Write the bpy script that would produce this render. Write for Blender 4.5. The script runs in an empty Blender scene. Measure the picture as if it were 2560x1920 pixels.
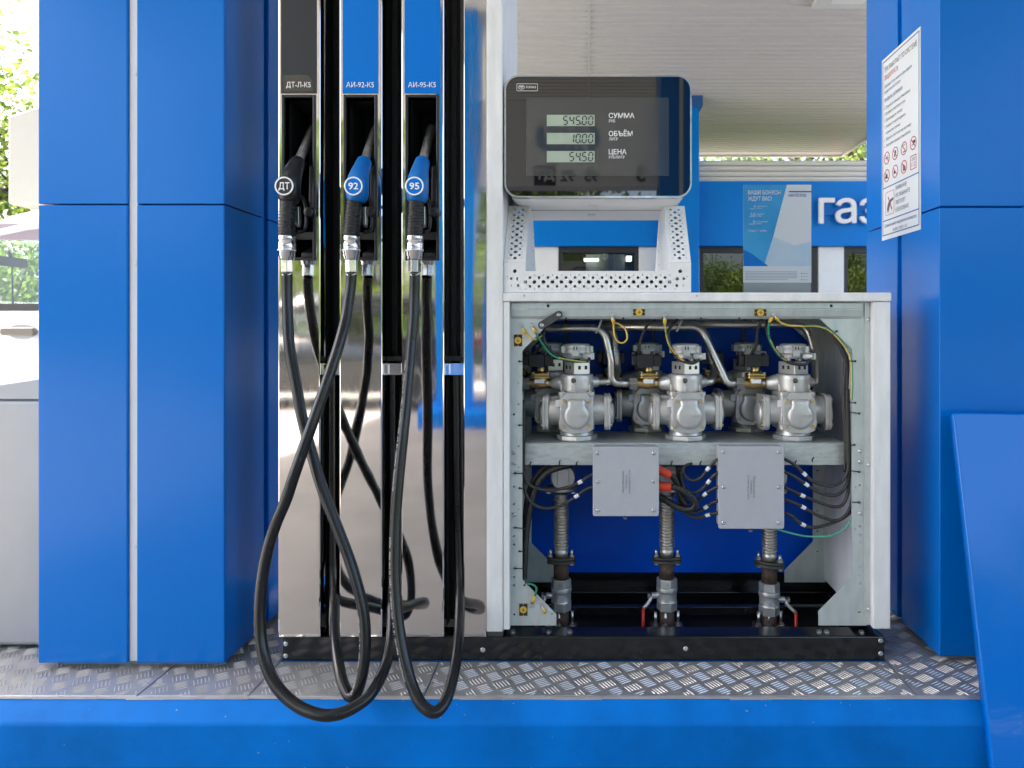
import bpy, bmesh, math, random
from mathutils import Vector, Matrix
R = math.radians
rnd = random.Random(7)
S = bpy.context.scene
C = S.collection

# ------------------------------------------------------------------ camera, sky, sun, exposure
CD = 1.75                     # camera to the dispenser front (metres)
ZC = 1.03                     # camera height above the forecourt
cam = bpy.data.cameras.new('camera'); camo = bpy.data.objects.new('camera', cam); C.objects.link(camo)
camo.location = (0, -CD, ZC); camo.rotation_euler = (R(90), 0, 0)
cam.lens = CD * 1000 / 2560 * 36; cam.sensor_width = 36
cam.shift_x = -185 / 2560; cam.shift_y = -135 / 2560
cam.clip_start = 0.02; cam.clip_end = 1500
cam.dof.use_dof = True; cam.dof.focus_distance = 1.74; cam.dof.aperture_fstop = 6.3
S.camera = camo
SUNV = Vector((-0.5, 0.10, 0.86)).normalized()
world = bpy.data.worlds.new('World'); S.world = world; world.use_nodes = True
nt = world.node_tree
sky = nt.nodes.new('ShaderNodeTexSky'); sky.sky_type = 'NISHITA'; sky.sun_disc = False
sky.sun_elevation = math.asin(SUNV.z); sky.sun_rotation = math.atan2(SUNV.x, SUNV.y)
sky.air_density = 1.0; sky.dust_density = 7.0; sky.ozone_density = 1.0
nt.links.new(sky.outputs[0], nt.nodes['Background'].inputs[0]); nt.nodes['Background'].inputs[1].default_value = 0.15
sun = bpy.data.lights.new('sun', 'SUN'); sun.energy = 4.0; sun.angle = R(0.53); sun.color = (1, 0.95, 0.88)
suno = bpy.data.objects.new('sun', sun); C.objects.link(suno)
suno.location = (-20, 4, 34); suno.rotation_euler = (-SUNV).to_track_quat('-Z', 'Y').to_euler()
S.view_settings.view_transform = 'Standard'; S.view_settings.look = 'None'
S.view_settings.exposure = 2.75; S.view_settings.gamma = 1
S.render.engine = 'CYCLES'; S.cycles.use_denoising = True
S.cycles.max_bounces = 7; S.cycles.glossy_bounces = 4; S.cycles.diffuse_bounces = 3; S.cycles.transparent_max_bounces = 12
S.cycles.sample_clamp_indirect = 6; S.cycles.caustics_reflective = False; S.cycles.caustics_refractive = False

# ------------------------------------------------------------------ helpers
def X(px, Y=0.0): return (px - 1465) / 1000 * (CD + Y) / CD        # photo column -> metres at depth Y
def Z(py, Y=0.0): return ZC + (825 - py) / 1000 * (CD + Y) / CD
def P(px, py, Y=0.0): return Vector((X(px, Y), Y, Z(py, Y)))
W = {}
def V(*a): return Vector(a)

def mat(name, col, rough=0.5, metal=0.0, spec=0.5, noise=0.0, nscale=8.0, bump=0.0, bscale=60.0, coat=0.0,
        stretch=None, rvar=0.0, col2=None, emit=0.0, bdist=0.002, trans=0.0, bdet=6, ior=1.5):
    m = bpy.data.materials.new(name); m.use_nodes = True
    t = m.node_tree; b = t.nodes['Principled BSDF']
    b.inputs['Base Color'].default_value = (*col, 1); b.inputs['Roughness'].default_value = rough
    b.inputs['Metallic'].default_value = metal; b.inputs['Specular IOR Level'].default_value = spec
    b.inputs['Coat Weight'].default_value = coat; b.inputs['Coat Roughness'].default_value = 0.04
    b.inputs['IOR'].default_value = ior
    if trans: b.inputs['Transmission Weight'].default_value = trans
    if emit:
        b.inputs['Emission Color'].default_value = (*col, 1); b.inputs['Emission Strength'].default_value = emit
    def coords(sc):
        tc = t.nodes.new('ShaderNodeTexCoord'); mp = t.nodes.new('ShaderNodeMapping')
        mp.inputs['Scale'].default_value = stretch or (1, 1, 1)
        geo = t.nodes.new('ShaderNodeNewGeometry')
        t.links.new(geo.outputs['Position'], mp.inputs[0])
        n = t.nodes.new('ShaderNodeTexNoise'); n.inputs['Scale'].default_value = sc; n.inputs['Detail'].default_value = 6
        n.inputs['Roughness'].default_value = 0.6
        t.links.new(mp.outputs[0], n.inputs['Vector']); t.nodes.remove(tc); return n
    if noise or rvar:
        n = coords(nscale)
        if noise:
            mx = t.nodes.new('ShaderNodeMix'); mx.data_type = 'RGBA'
            c2 = col2 or tuple(max(0, c * (1 - noise)) for c in col)
            c1 = col if col2 else tuple(min(1, c * (1 + noise * 0.6)) for c in col)
            mx.inputs['A'].default_value = (*c1, 1); mx.inputs['B'].default_value = (*c2, 1)
            rp = t.nodes.new('ShaderNodeMapRange'); rp.inputs[1].default_value = 0.32; rp.inputs[2].default_value = 0.68
            t.links.new(n.outputs[0], rp.inputs[0]); t.links.new(rp.outputs[0], mx.inputs[0])
            t.links.new(mx.outputs['Result'], b.inputs['Base Color'])
        if rvar:
            rp = t.nodes.new('ShaderNodeMapRange'); rp.inputs[1].default_value = 0.3; rp.inputs[2].default_value = 0.7
            rp.inputs[3].default_value = max(0.01, rough - rvar); rp.inputs[4].default_value = rough + rvar
            t.links.new(n.outputs[0], rp.inputs[0]); t.links.new(rp.outputs[0], b.inputs['Roughness'])
    if bump:
        n2 = coords(bscale); n2.inputs['Detail'].default_value = bdet; bp = t.nodes.new('ShaderNodeBump'); bp.inputs['Strength'].default_value = bump
        bp.inputs['Distance'].default_value = bdist
        t.links.new(n2.outputs[0], bp.inputs['Height']); t.links.new(bp.outputs[0], b.inputs['Normal'])
    return m

def glass_mat(name, tint=(0.9, 0.95, 0.95), ior=1.5, rough=0.0):
    m = bpy.data.materials.new(name); m.use_nodes = True; t = m.node_tree; t.nodes.clear()
    out = t.nodes.new('ShaderNodeOutputMaterial'); mx = t.nodes.new('ShaderNodeMixShader')
    tr = t.nodes.new('ShaderNodeBsdfTransparent'); gl = t.nodes.new('ShaderNodeBsdfGlossy'); fr = t.nodes.new('ShaderNodeFresnel')
    tr.inputs[0].default_value = (*tint, 1); gl.inputs['Roughness'].default_value = rough; fr.inputs[0].default_value = ior
    ge = t.nodes.new('ShaderNodeNewGeometry'); mr = t.nodes.new('ShaderNodeMapRange'); mr.inputs[3].default_value = ior; mr.inputs[4].default_value = 1 / ior
    t.links.new(ge.outputs['Backfacing'], mr.inputs[0]); t.links.new(mr.outputs[0], fr.inputs[0])          # same reflection from both sides of a thin pane
    t.links.new(fr.outputs[0], mx.inputs[0]); t.links.new(tr.outputs[0], mx.inputs[1]); t.links.new(gl.outputs[0], mx.inputs[2])
    t.links.new(mx.outputs[0], out.inputs[0]); return m

BLUE = (0.0, 0.165, 0.63)
M = dict(
 blue=mat('blue_satin_paint', BLUE, 0.21, spec=0.24, bump=0.30, bscale=2.2, bdist=0.03, bdet=0),
 blue_gloss=mat('blue_gloss_paint', (0.0, 0.165, 0.66), 0.05, spec=0.35, bump=0.10, bscale=95, bdist=0.0012, coat=0.05, bdet=1),
 blue_kerb=mat('blue_kerb_paint', (0.0, 0.18, 0.65), 0.5, spec=0.12, noise=0.24, nscale=4, bump=0.35, bscale=38, bdist=0.003, rvar=0.08),
 blue_back=mat('blue_cabinet_back', (0.0, 0.10, 0.75), 0.35, spec=0.2, noise=0.08, nscale=4),
 blue_far=mat('blue_fascia', (0.0, 0.21, 0.72), 0.3, spec=0.2, noise=0.08, nscale=1.2, bump=0.1, bscale=0.8, bdist=0.05),
 vinyl_blue=mat('blue_vinyl_film', (0.0, 0.18, 0.68), 0.35, spec=0.2),
 vinyl_dark=mat('charcoal_vinyl_film', (0.018, 0.022, 0.027), 0.35),
 white=mat('white_powder_coat', (0.86, 0.87, 0.88), 0.38, noise=0.03, nscale=6, bump=0.04, bscale=250),
 white_used=mat('white_powder_coat_scuffed', (0.86, 0.87, 0.88), 0.42, noise=0.09, nscale=14, stretch=(3, 3, 0.6)),
 strip=mat('white_aluminium_strip', (0.70, 0.73, 0.76), 0.4, noise=0.03),
 steel=mat('polished_stainless', (0.74, 0.72, 0.70), 0.05, 1.0, bump=0.05, bscale=5, bdist=0.006, bdet=0, rvar=0.02, nscale=60, stretch=(6, 6, 0.5)),
 chrome=mat('chrome', (0.80, 0.81, 0.83), 0.1, 1.0),
 chrome_worn=mat('worn_chrome', (0.72, 0.73, 0.75), 0.2, 1.0, rvar=0.08, nscale=60),
 tube=mat('stainless_tube', (0.62, 0.60, 0.57), 0.32, 1.0, rvar=0.08, nscale=25),
 galv=mat('galvanised_sheet', (0.58, 0.64, 0.64), 0.40, 0.35, noise=0.13, nscale=26, rvar=0.1, stretch=(1.5, 1.5, 0.5)),
 galv_beam=mat('galvanised_beam', (0.55, 0.60, 0.60), 0.38, 0.4, noise=0.2, nscale=55, rvar=0.12, stretch=(0.5, 1, 2.0)),
 zinc=mat('zinc_plated', (0.55, 0.57, 0.58), 0.3, 1.0),
 cast=mat('cast_aluminium', (0.60, 0.60, 0.595), 0.38, 0.55, noise=0.12, nscale=30, bump=0.25, bscale=420, bdist=0.0006),
 cast2=mat('die_cast_pulser', (0.62, 0.635, 0.64), 0.38, 0.4, noise=0.1, nscale=40),
 tin=mat('tin_plate', (0.68, 0.70, 0.71), 0.3, 0.6, noise=0.06, nscale=40),
 brass=mat('brass', (0.55, 0.38, 0.15), 0.33, 1.0, noise=0.2, nscale=50),
 brassbolt=mat('yellow_zinc_bolt', (0.62, 0.45, 0.22), 0.28, 1.0),
 black=mat('black_plastic', (0.014, 0.015, 0.017), 0.38, noise=0.2, nscale=30),
 blackmatte=mat('black_inner', (0.006, 0.006, 0.007), 0.7),
 blackpaint=mat('black_base_paint', (0.011, 0.011, 0.012), 0.16, noise=0.35, nscale=14, rvar=0.05),
 rubber=mat('black_hose_rubber', (0.010, 0.0115, 0.014), 0.24, spec=0.45, noise=0.2, nscale=25),
 cable=mat('black_cable', (0.03, 0.03, 0.031), 0.45),
 conduit=mat('black_conduit', (0.014, 0.014, 0.015), 0.38),
 grip=mat('black_grip', (0.02, 0.022, 0.025), 0.36),
 cover_blue=mat('blue_nozzle_cover', (0.0, 0.165, 0.56), 0.33, noise=0.08, nscale=40),
 cover_black=mat('black_nozzle_cover', (0.016, 0.017, 0.02), 0.3),
 spout=mat('aluminium_spout', (0.50, 0.50, 0.49), 0.42, 0.9, noise=0.3, nscale=90),
 print_white=mat('white_print', (0.90, 0.91, 0.92), 0.5),
 hose_print=mat('hose_print', (0.55, 0.55, 0.55), 0.6),
 print_black=mat('black_print', (0.02, 0.02, 0.025), 0.5),
 print_grey=mat('grey_print', (0.10, 0.11, 0.12), 0.6),
 print_blue=mat('blue_print', (0.02, 0.10, 0.34), 0.5),
 print_red=mat('red_print', (0.50, 0.035, 0.045), 0.5),
 paper=mat('white_sheet', (0.80, 0.83, 0.86), 0.35),
 yellow=mat('yellow_plastic', (0.78, 0.50, 0.05), 0.42),
 wire_yellow=mat('yellow_wire', (0.72, 0.52, 0.10), 0.42),
 green=mat('green_wire', (0.015, 0.26, 0.15), 0.42),
 mint=mat('mint_wire', (0.08, 0.42, 0.29), 0.42),
 red=mat('red_heat_shrink', (0.60, 0.05, 0.02), 0.4, noise=0.1, nscale=50),
 redlever=mat('red_lever', (0.55, 0.02, 0.015), 0.38),
 rust=mat('dark_rusty_pipe', (0.085, 0.055, 0.043), 0.7, 0.2, noise=0.45, nscale=70, bump=0.3, bscale=260),
 flange=mat('dark_steel_flange', (0.10, 0.10, 0.098), 0.42, 0.7, noise=0.2, nscale=50),
 valve=mat('nickel_valve', (0.54, 0.56, 0.58), 0.32, 0.6, noise=0.12, nscale=60),
 boxgrey=mat('grey_junction_box', (0.45, 0.47, 0.51), 0.42, noise=0.03, nscale=40),
 tread=mat('aluminium_tread_plate', (0.46, 0.47, 0.48), 0.46, 0.6, noise=0.22, nscale=11, rvar=0.06),
 tread_bar=mat('aluminium_tread_bars', (0.74, 0.74, 0.73), 0.36, 0.7, noise=0.2, nscale=9),
 screen=mat('black_screen_glass', (0.006, 0.006, 0.007), 0.02, ior=1.95),
 screen_in=mat('smoked_screen_window', (0.045, 0.048, 0.047), 0.04, ior=1.95),
 lcd=mat('lcd_window', (0.44, 0.53, 0.42), 0.10, spec=0.8),
 lcd_seg=mat('lcd_segment', (0.02, 0.035, 0.045), 0.4),
 concrete=mat('forecourt_concrete', (0.225, 0.216, 0.202), 0.8, noise=0.22, nscale=1.3, bump=0.25, bscale=45),
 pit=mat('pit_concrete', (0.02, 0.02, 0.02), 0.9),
 soffit=mat('canopy_sheet', (0.60, 0.585, 0.565), 0.42, noise=0.03),
 offwhite=mat('off_white_panel', (0.72, 0.72, 0.70), 0.5, noise=0.04, nscale=2),
 header=mat('grey_header_panel', (0.74, 0.74, 0.74), 0.5, noise=0.05, nscale=2),
 boxcream=mat('cream_box_panel', (0.30, 0.30, 0.27), 0.5, noise=0.03),
 railgrey=mat('dull_steel_rail', (0.16, 0.15, 0.14), 0.4, 0.6),
 bellows=mat('stainless_bellows', (0.60, 0.57, 0.53), 0.36, 0.8),
 lamp=mat('lamp_glass', (0.86, 0.85, 0.82), 0.4),
 bark=mat('bark', (0.085, 0.07, 0.055), 0.9, noise=0.4, nscale=9),
 leaf=mat('leaf_light', (0.13, 0.19, 0.03), 0.55, noise=0.35, nscale=1.5),
 leaf2=mat('leaf_deep', (0.065, 0.115, 0.022), 0.55, noise=0.4, nscale=1.5),
 carwhite=mat('white_car_paint', (0.72, 0.73, 0.76), 0.22, coat=0.5),
 cardark=mat('dark_car_paint', (0.012, 0.015, 0.018), 0.12, coat=0.8),
 mauve=mat('mauve_car_trim', (0.30, 0.24, 0.28), 0.4),
 tyre=mat('tyre', (0.02, 0.02, 0.02), 0.8),
 brown=mat('brown_post', (0.20, 0.085, 0.035), 0.6, noise=0.2),
 bingrey=mat('grey_bin_steel', (0.36, 0.38, 0.41), 0.45, 0.3, noise=0.06, nscale=5),
 bag=mat('blue_plastic_bag', (0.03, 0.25, 0.45), 0.25),
 acrylic=glass_mat('clear_acrylic', (0.99, 0.995, 1.0), 1.10),
 nut=mat('grey_union_nut', (0.36, 0.36, 0.36), 0.4, 0.8),
 tape=glass_mat('clear_tape', (0.78, 0.78, 0.78), 1.75, 0.12),
 glass=glass_mat('window_glass', (0.55, 0.62, 0.62), 1.75),
 carglass=glass_mat('car_glass', (0.80, 0.90, 0.88), 1.55),
 poster_cyan=mat('poster_blue', (0.0, 0.30, 0.72), 0.3, col2=(0.04, 0.44, 0.84), noise=0.5, nscale=5),
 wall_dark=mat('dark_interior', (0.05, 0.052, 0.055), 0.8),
 seal=mat('dark_window_seal', (0.03, 0.03, 0.035), 0.5),
 lampglow=mat('lit_tube_lamp', (1.0, 0.93, 0.75), 0.5, emit=1.3),
)

class MB:
    def __init__(s): s.v = []; s.f = []; s.s = []
    def add(s, vs, fs, smooth=False):
        o = len(s.v); s.v += [tuple(v) for v in vs]; s.f += [tuple(i + o for i in f) for f in fs]; s.s += [smooth] * len(fs); return s
    def box(s, x0, x1, y0, y1, z0, z1):
        return s.add([(x, y, z) for x in (x0, x1) for y in (y0, y1) for z in (z0, z1)],
                     [(0, 1, 3, 2), (4, 6, 7, 5), (0, 4, 5, 1), (2, 3, 7, 6), (0, 2, 6, 4), (1, 5, 7, 3)])
    def prism(s, poly, ax, a0, a1, smooth=False):
        n = len(poly)
        def mk(u, v, a): return (a, u, v) if ax == 'x' else (u, a, v) if ax == 'y' else (u, v, a)
        vs = [mk(u, v, a0) for u, v in poly] + [mk(u, v, a1) for u, v in poly]
        s.add(vs, [(i, (i + 1) % n, n + (i + 1) % n, n + i) for i in range(n)], smooth)
        o = len(s.v) - 2 * n
        s.f += [tuple(o + i for i in range(n)), tuple(o + n + i for i in range(n))[::-1]]; s.s += [False, False]; return s
    def tube(s, pts, r, n=12, cap=True, smooth=True, rot=0.0):
        pts = [Vector(p) for p in pts]; k = len(pts)
        rr = r if isinstance(r, (list, tuple)) else [r] * k
        T = [(pts[min(i + 1, k - 1)] - pts[max(i - 1, 0)]).normalized() for i in range(k)]
        a = T[0].orthogonal().normalized()
        if abs(T[0].z) > 0.9: a = (Vector((1, 0, 0)) - T[0] * T[0].x).normalized()
        elif abs(T[0].z) < 0.99: a = (Vector((0, 0, 1)) - T[0] * T[0].z).normalized()
        vs = []
        for i in range(k):
            a = (a - T[i] * a.dot(T[i])).normalized(); b = T[i].cross(a)
            for j in range(n):
                q = 2 * math.pi * j / n + rot
                vs.append(pts[i] + (a * math.cos(q) + b * math.sin(q)) * rr[i])
        fs = [(i * n + j, i * n + (j + 1) % n, (i + 1) * n + (j + 1) % n, (i + 1) * n + j) for i in range(k - 1) for j in range(n)]
        s.add(vs, fs, smooth); o = len(s.v) - k * n
        if cap:
            s.f += [tuple(o + j for j in range(n))[::-1], tuple(o + (k - 1) * n + j for j in range(n))]; s.s += [False, False]
        return s
    def cyl(s, p0, p1, r, r1=None, n=16, smooth=True, rot=0.0):
        return s.tube([p0, p1], [r, r if r1 is None else r1], n, True, smooth, rot)
    def lathe(s, prof, o, axis=(0, 0, 1), n=24, smooth=True):      # prof: (radius, height)
        o = Vector(o); ax = Vector(axis).normalized()
        a = ax.orthogonal().normalized()
        if abs(ax.z) > 0.9: a = Vector((1, 0, 0))
        b = ax.cross(a); vs = []
        for r, h in prof:
            for j in range(n):
                q = 2 * math.pi * j / n; vs.append(o + ax * h + (a * math.cos(q) + b * math.sin(q)) * r)
        k = len(prof)
        fs = [(i * n + j, i * n + (j + 1) % n, (i + 1) * n + (j + 1) % n, (i + 1) * n + j) for i in range(k - 1) for j in range(n)]
        s.add(vs, fs, smooth); o2 = len(s.v) - k * n
        s.f += [tuple(o2 + j for j in range(n))[::-1], tuple(o2 + (k - 1) * n + j for j in range(n))]; s.s += [False, False]
        return s
    def rings(s, rings, cap=True, smooth=True):
        n = len(rings[0]); k = len(rings); vs = [p for r in rings for p in r]
        fs = [(i * n + j, i * n + (j + 1) % n, (i + 1) * n + (j + 1) % n, (i + 1) * n + j) for i in range(k - 1) for j in range(n)]
        s.add(vs, fs, smooth); o = len(s.v) - k * n
        if cap:
            s.f += [tuple(o + j for j in range(n))[::-1], tuple(o + (k - 1) * n + j for j in range(n))]; s.s += [smooth] * 2
        return s
    def mesh(s, name, recalc=True, org=None):
        me = bpy.data.meshes.new(name); org = org or Vector()
        me.from_pydata([(x - org.x, y - org.y, z - org.z) for x, y, z in s.v], [], s.f)
        me.polygons.foreach_set('use_smooth', s.s)
        if recalc:
            b = bmesh.new(); b.from_mesh(me); bmesh.ops.recalc_face_normals(b, faces=b.faces); b.to_mesh(me); b.free()
        me.update(); return me
    def build(s, name, m, parent=None, bevel=0, seg=2, recalc=True):
        org = W.get(parent.name, Vector()) if parent else Vector()
        me = s.mesh(name, recalc, org); return place(name, me, m, parent, bevel, seg)

def place(name, me, m, parent=None, bevel=0, seg=2):
    o = bpy.data.objects.new(name, me); C.objects.link(o)
    m = M[m] if isinstance(m, str) else m
    if not me.materials: me.materials.append(m)
    if parent: o.parent = parent; W[o.name] = W.get(parent.name, Vector()).copy()
    else: W[o.name] = Vector()
    if bevel:
        b = o.modifiers.new('bevel', 'BEVEL'); b.width = bevel; b.segments = seg; b.limit_method = 'ANGLE'; b.angle_limit = R(40)
    return o
def tag(o, label, cat=None, group=None, kind=None):
    if label: o['label'] = label
    if cat: o['category'] = cat
    if group: o['group'] = group
    if kind: o['kind'] = kind
    return o
def thing(name, label, cat, loc=(0, 0, 0), group=None):
    o = bpy.data.objects.new(name, None); o.empty_display_size = 0.1; C.objects.link(o); o.location = loc
    W[o.name] = Vector(loc); return tag(o, label, cat, group)
def copy_tree(o, parent=None, label=None):
    c = o.copy(); C.objects.link(c); c.parent = parent
    for ch in list(o.children): copy_tree(ch, c)
    if label: c['label'] = label
    return c
def cr(pts, m=10):                                   # Catmull-Rom through the points
    pts = [Vector(p) for p in pts]; q = [pts[0] * 2 - pts[1]] + pts + [pts[-1] * 2 - pts[-2]]; out = []
    for i in range(1, len(q) - 2):
        a, b, c, d = q[i - 1:i + 3]
        for k in range(m):
            t = k / m
            out.append(0.5 * (2 * b + (c - a) * t + (2 * a - 5 * b + 4 * c - d) * t * t + (3 * b - a - 3 * c + d) * t ** 3))
    return out + [pts[-1]]
def resample(pts, step):
    out = [pts[0]]; acc = 0.0
    for a, b in zip(pts, pts[1:]):
        d = (b - a).length
        while acc + d >= step:
            a = a + (b - a) * ((step - acc) / d); out.append(a); d = (b - a).length; acc = 0
        acc += d
    return out
def fillet(pts, rad, m=6):                           # polyline with rounded corners (bent tube)
    pts = [Vector(p) for p in pts]; out = [pts[0]]
    for a, b, c in zip(pts, pts[1:], pts[2:]):
        u = (a - b).normalized(); w = (c - b).normalized(); ang = u.angle(w)
        d = min(rad / math.tan(ang / 2), (a - b).length * 0.48, (c - b).length * 0.48)
        p0, p1 = b + u * d, b + w * d
        for k in range(m + 1):
            t = k / m; out.append(p0 * (1 - t) ** 2 + b * 2 * t * (1 - t) + p1 * t * t)
    return out + [pts[-1]]
def rrect(x0, x1, z0, z1, r, m=5):
    o = []
    for cx, cz, a in ((x1 - r, z1 - r, 0), (x0 + r, z1 - r, 90), (x0 + r, z0 + r, 180), (x1 - r, z0 + r, 270)):
        for k in range(m + 1):
            q = R(a + 90 * k / m); o.append((cx + r * math.cos(q), cz + r * math.sin(q)))
    return o
def circ(cx, cz, r, n=12): return [(cx + r * math.cos(2 * math.pi * k / n), cz + r * math.sin(2 * math.pi * k / n)) for k in range(n)]
def curve2d(loops, thick):
    cu = bpy.data.curves.new('c', 'CURVE'); cu.dimensions = '2D'; cu.fill_mode = 'BOTH'; cu.extrude = thick / 2
    for lp in loops:
        sp = cu.splines.new('POLY'); sp.points.add(len(lp) - 1); sp.use_cyclic_u = True
        for p, (u, v) in zip(sp.points, lp): p.co = (u, v, 0, 1)
    o = bpy.data.objects.new('c', cu); me = bpy.data.meshes.new_from_object(o)
    bpy.data.objects.remove(o); bpy.data.curves.remove(cu); return me
def sheet(name, m, parent, loops, thick, origin, right, up):      # flat plate with real holes
    me = curve2d(loops, thick); right = Vector(right).normalized(); up = Vector(up).normalized(); nn = right.cross(up)
    org = Vector(origin) - W.get(parent.name, Vector())
    for v in me.vertices: c = v.co.copy(); v.co = org + right * c.x + up * c.y + nn * c.z
    me.materials.clear(); me.name = name; return place(name, me, m, parent)
def text_mesh(sx, size=1.0, bold=0.0, extrude=0.0, align='LEFT', shear=0.0, space=1.0):
    cu = bpy.data.curves.new('t', 'FONT'); cu.body = sx; cu.size = size; cu.offset = bold; cu.extrude = extrude; cu.align_x = align
    cu.shear = shear; cu.space_character = space; cu.resolution_u = 3
    o = bpy.data.objects.new('t', cu); me = bpy.data.meshes.new_from_object(o)
    bpy.data.objects.remove(o); bpy.data.curves.remove(cu); me.materials.clear(); return me
_h = text_mesh('H'); CAP = max(v.co.y for v in _h.vertices)
def text(sx, parent, m, org, right, up, h, w=None, align='L', bold=0.0, name='lettering', lift=0.0006, extrude=0.0, space=1.0):
    me = text_mesh(sx, 1.0, bold, extrude, space=space); xs = [v.co.x for v in me.vertices]
    if not xs: return None
    x0, x1 = min(xs), max(xs); sy = h / CAP; sxx = (w / (x1 - x0)) if w else sy
    right = Vector(right).normalized(); up = Vector(up).normalized(); nn = right.cross(up)
    off = -x0 if align == 'L' else -(x0 + x1) / 2 if align == 'C' else -x1
    org = Vector(org) - W.get(parent.name, Vector())
    for v in me.vertices:
        c = v.co.copy(); v.co = org + right * ((c.x + off) * sxx) + up * (c.y * sy) + nn * (lift + (c.z + extrude) * sy)
    me.name = name; return place(name, me, m, parent)
FR, FU = (1, 0, 0), (0, 0, 1)                    # right / up of a face that looks at the camera
_scr = {}
def screw(parent, p, nrm=(0, -1, 0), r=0.004, kind='socket', m='zinc', name='screw', h=None):
    key = (kind, m)
    if key not in _scr:
        b = MB()
        if kind == 'socket':
            b.lathe([(1.35, 0), (1.35, 0.14), (1.0, 0.16), (1.0, 0.5), (0.86, 0.66), (0.5, 0.68), (0.5, 0.3)], (0, 0, 0), (0, 0, 1), 14)
        elif kind == 'rivet':
            b.lathe([(1.5, 0), (1.45, 0.12), (1.0, 0.42), (0.42, 0.5), (0.4, 0.3)], (0, 0, 0), (0, 0, 1), 14)
        elif kind == 'hexnut':
            b.lathe([(1.5, 0), (1.5, 0.15)], (0, 0, 0), (0, 0, 1), 12); b.lathe([(1.18, 0.15), (1.18, 0.95), (1.05, 1.05)], (0, 0, 0), (0, 0, 1), 6, False)
        else:
            b.lathe([(1, 0), (1, 0.7), (0.85, 0.9), (0.45, 0.92), (0.45, 0.5)], (0, 0, 0), (0, 0, 1), 12)
        _scr[key] = b.mesh('screw_' + kind)
    o = place(name, _scr[key], m, parent)
    o.location = Vector(p) - W[parent.name]; o.rotation_euler = Vector(nrm).to_track_quat('Z', 'Y').to_euler(); o.scale = (r,) * 3
    return o

# ------------------------------------------------------------------ ground and islands
PZ = ZC - 0.828                                   # top of the tread plate
g = MB(); n = 24
xs = [-300, -60, -20, -6, -2.6, 2.6, 6, 20, 60, 300]
g.box(-300, 300, -300, 300, -0.5, 0.0); o = g.build('ground', 'concrete'); tag(o, 'grey concrete forecourt around the fuel islands', kind='structure')
def island(y0, x0, x1, depth, hole=None, name='island', label=''):
    t = PZ - 0.004; b = MB(); y1 = y0 + depth
    def strip(ya, yb, xa, xb, fr, bk):
        pr = [(ya, 0.0)] + ([(ya, t - 0.04), (ya + 0.039, t)] if fr else [(ya, t)]) + ([(yb - 0.039, t), (yb, t - 0.04)] if bk else [(yb, t)]) + [(yb, 0.0)]
        b.prism(pr, 'x', xa, xb)
    if hole:
        hx0, hx1, hy0, hy1 = hole
        strip(y0, hy0, x0, x1, True, False); strip(hy1, y1, x0, x1, False, True)
        strip(hy0, hy1, x0, hx0, False, False); strip(hy0, hy1, hx1, x1, False, False)
    else: strip(y0, y1, x0, x1, True, True)
    o = b.build(name, 'blue_kerb', None, 0.006, 3); return tag(o, label, kind='structure')
DX0, DX1, DD = X(706), X(2212), 0.36              # dispenser base
isl = island(-0.202, -2.3, 2.3, 0.86, (DX0 + 0.02, DX1 - 0.02, 0.03, DD - 0.03), label='blue painted island kerb under the fuel dispenser')
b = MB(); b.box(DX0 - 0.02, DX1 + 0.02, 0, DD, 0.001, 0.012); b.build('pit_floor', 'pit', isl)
# tread plates with five-bar pattern
def tread(x0, x1, y0, y1, seed):
    rr = random.Random(seed); b = MB(); b.box(x0, x1, y0, y1, PZ - 0.0038, PZ)
    pl = b.build('tread_plate', 'tread', isl, 0.0008, 1)
    q = MB(); a0 = R(31); c0, s0 = math.cos(a0), math.sin(a0); cell = 0.0425
    m = int(3.5 / cell)
    for i in range(-m, m):
        for j in range(-m, m):
            cx = (i * c0 - j * s0) * cell + x0; cy = (i * s0 + j * c0) * cell + y0
            if not (x0 - 0.02 < cx < x1 + 0.02 and y0 - 0.02 < cy < y1 + 0.02): continue
            a = a0 + (math.pi / 2 if (i + j) % 2 else 0); ux, uy = math.cos(a), math.sin(a); vx, vy = -uy, ux
            for k in range(-2, 3):
                mx, my = cx + vx * k * 0.0078, cy + vy * k * 0.0078
                L, wd, hh = 0.0165, 0.0013, 0.0016
                if not (x0 + 0.004 < mx < x1 - 0.004 and y0 + 0.005 < my < y1 - 0.004): continue
                if not (x0 + 0.001 < mx - abs(ux) * L and mx + abs(ux) * L < x1 - 0.001 and y0 + 0.001 < my - abs(uy) * L and my + abs(uy) * L < y1 - 0.001): L *= 0.45
                if not (x0 < mx - abs(ux) * L and mx + abs(ux) * L < x1 and y0 < my - abs(uy) * L and my + abs(uy) * L < y1): continue
                zz = PZ - 0.0001
                q.add([(mx - ux * L, my - uy * L, zz), (mx - vx * wd - ux * L * .5, my - vy * wd - uy * L * .5, zz), (mx - vx * wd + ux * L * .5, my - vy * wd + uy * L * .5, zz),
                       (mx + ux * L, my + uy * L, zz), (mx + vx * wd + ux * L * .5, my + vy * wd + uy * L * .5, zz), (mx + vx * wd - ux * L * .5, my + vy * wd - uy * L * .5, zz),
                       (mx - ux * L * .55, my - uy * L * .55, zz + hh), (mx + ux * L * .55, my + uy * L * .55, zz + hh)],
                      [(0, 1, 6), (1, 2, 7, 6), (2, 3, 7), (3, 4, 7), (4, 5, 6, 7), (5, 0, 6)], False)
    tag(q.build('raised_bars', 'tread_bar', pl, recalc=False), None, kind='stuff')
for k, (a, c, y1) in enumerate([(-2.29, -1.018, 0.60), (-1.0155, DX0 - 0.006, 0.60), (DX0 - 0.0035, -0.368, -0.002), (-0.3655, DX1 + 0.003, -0.002), (DX1 + 0.0055, 2.29, 0.60)]):
    tread(a, c, -0.165, y1, k)
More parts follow.
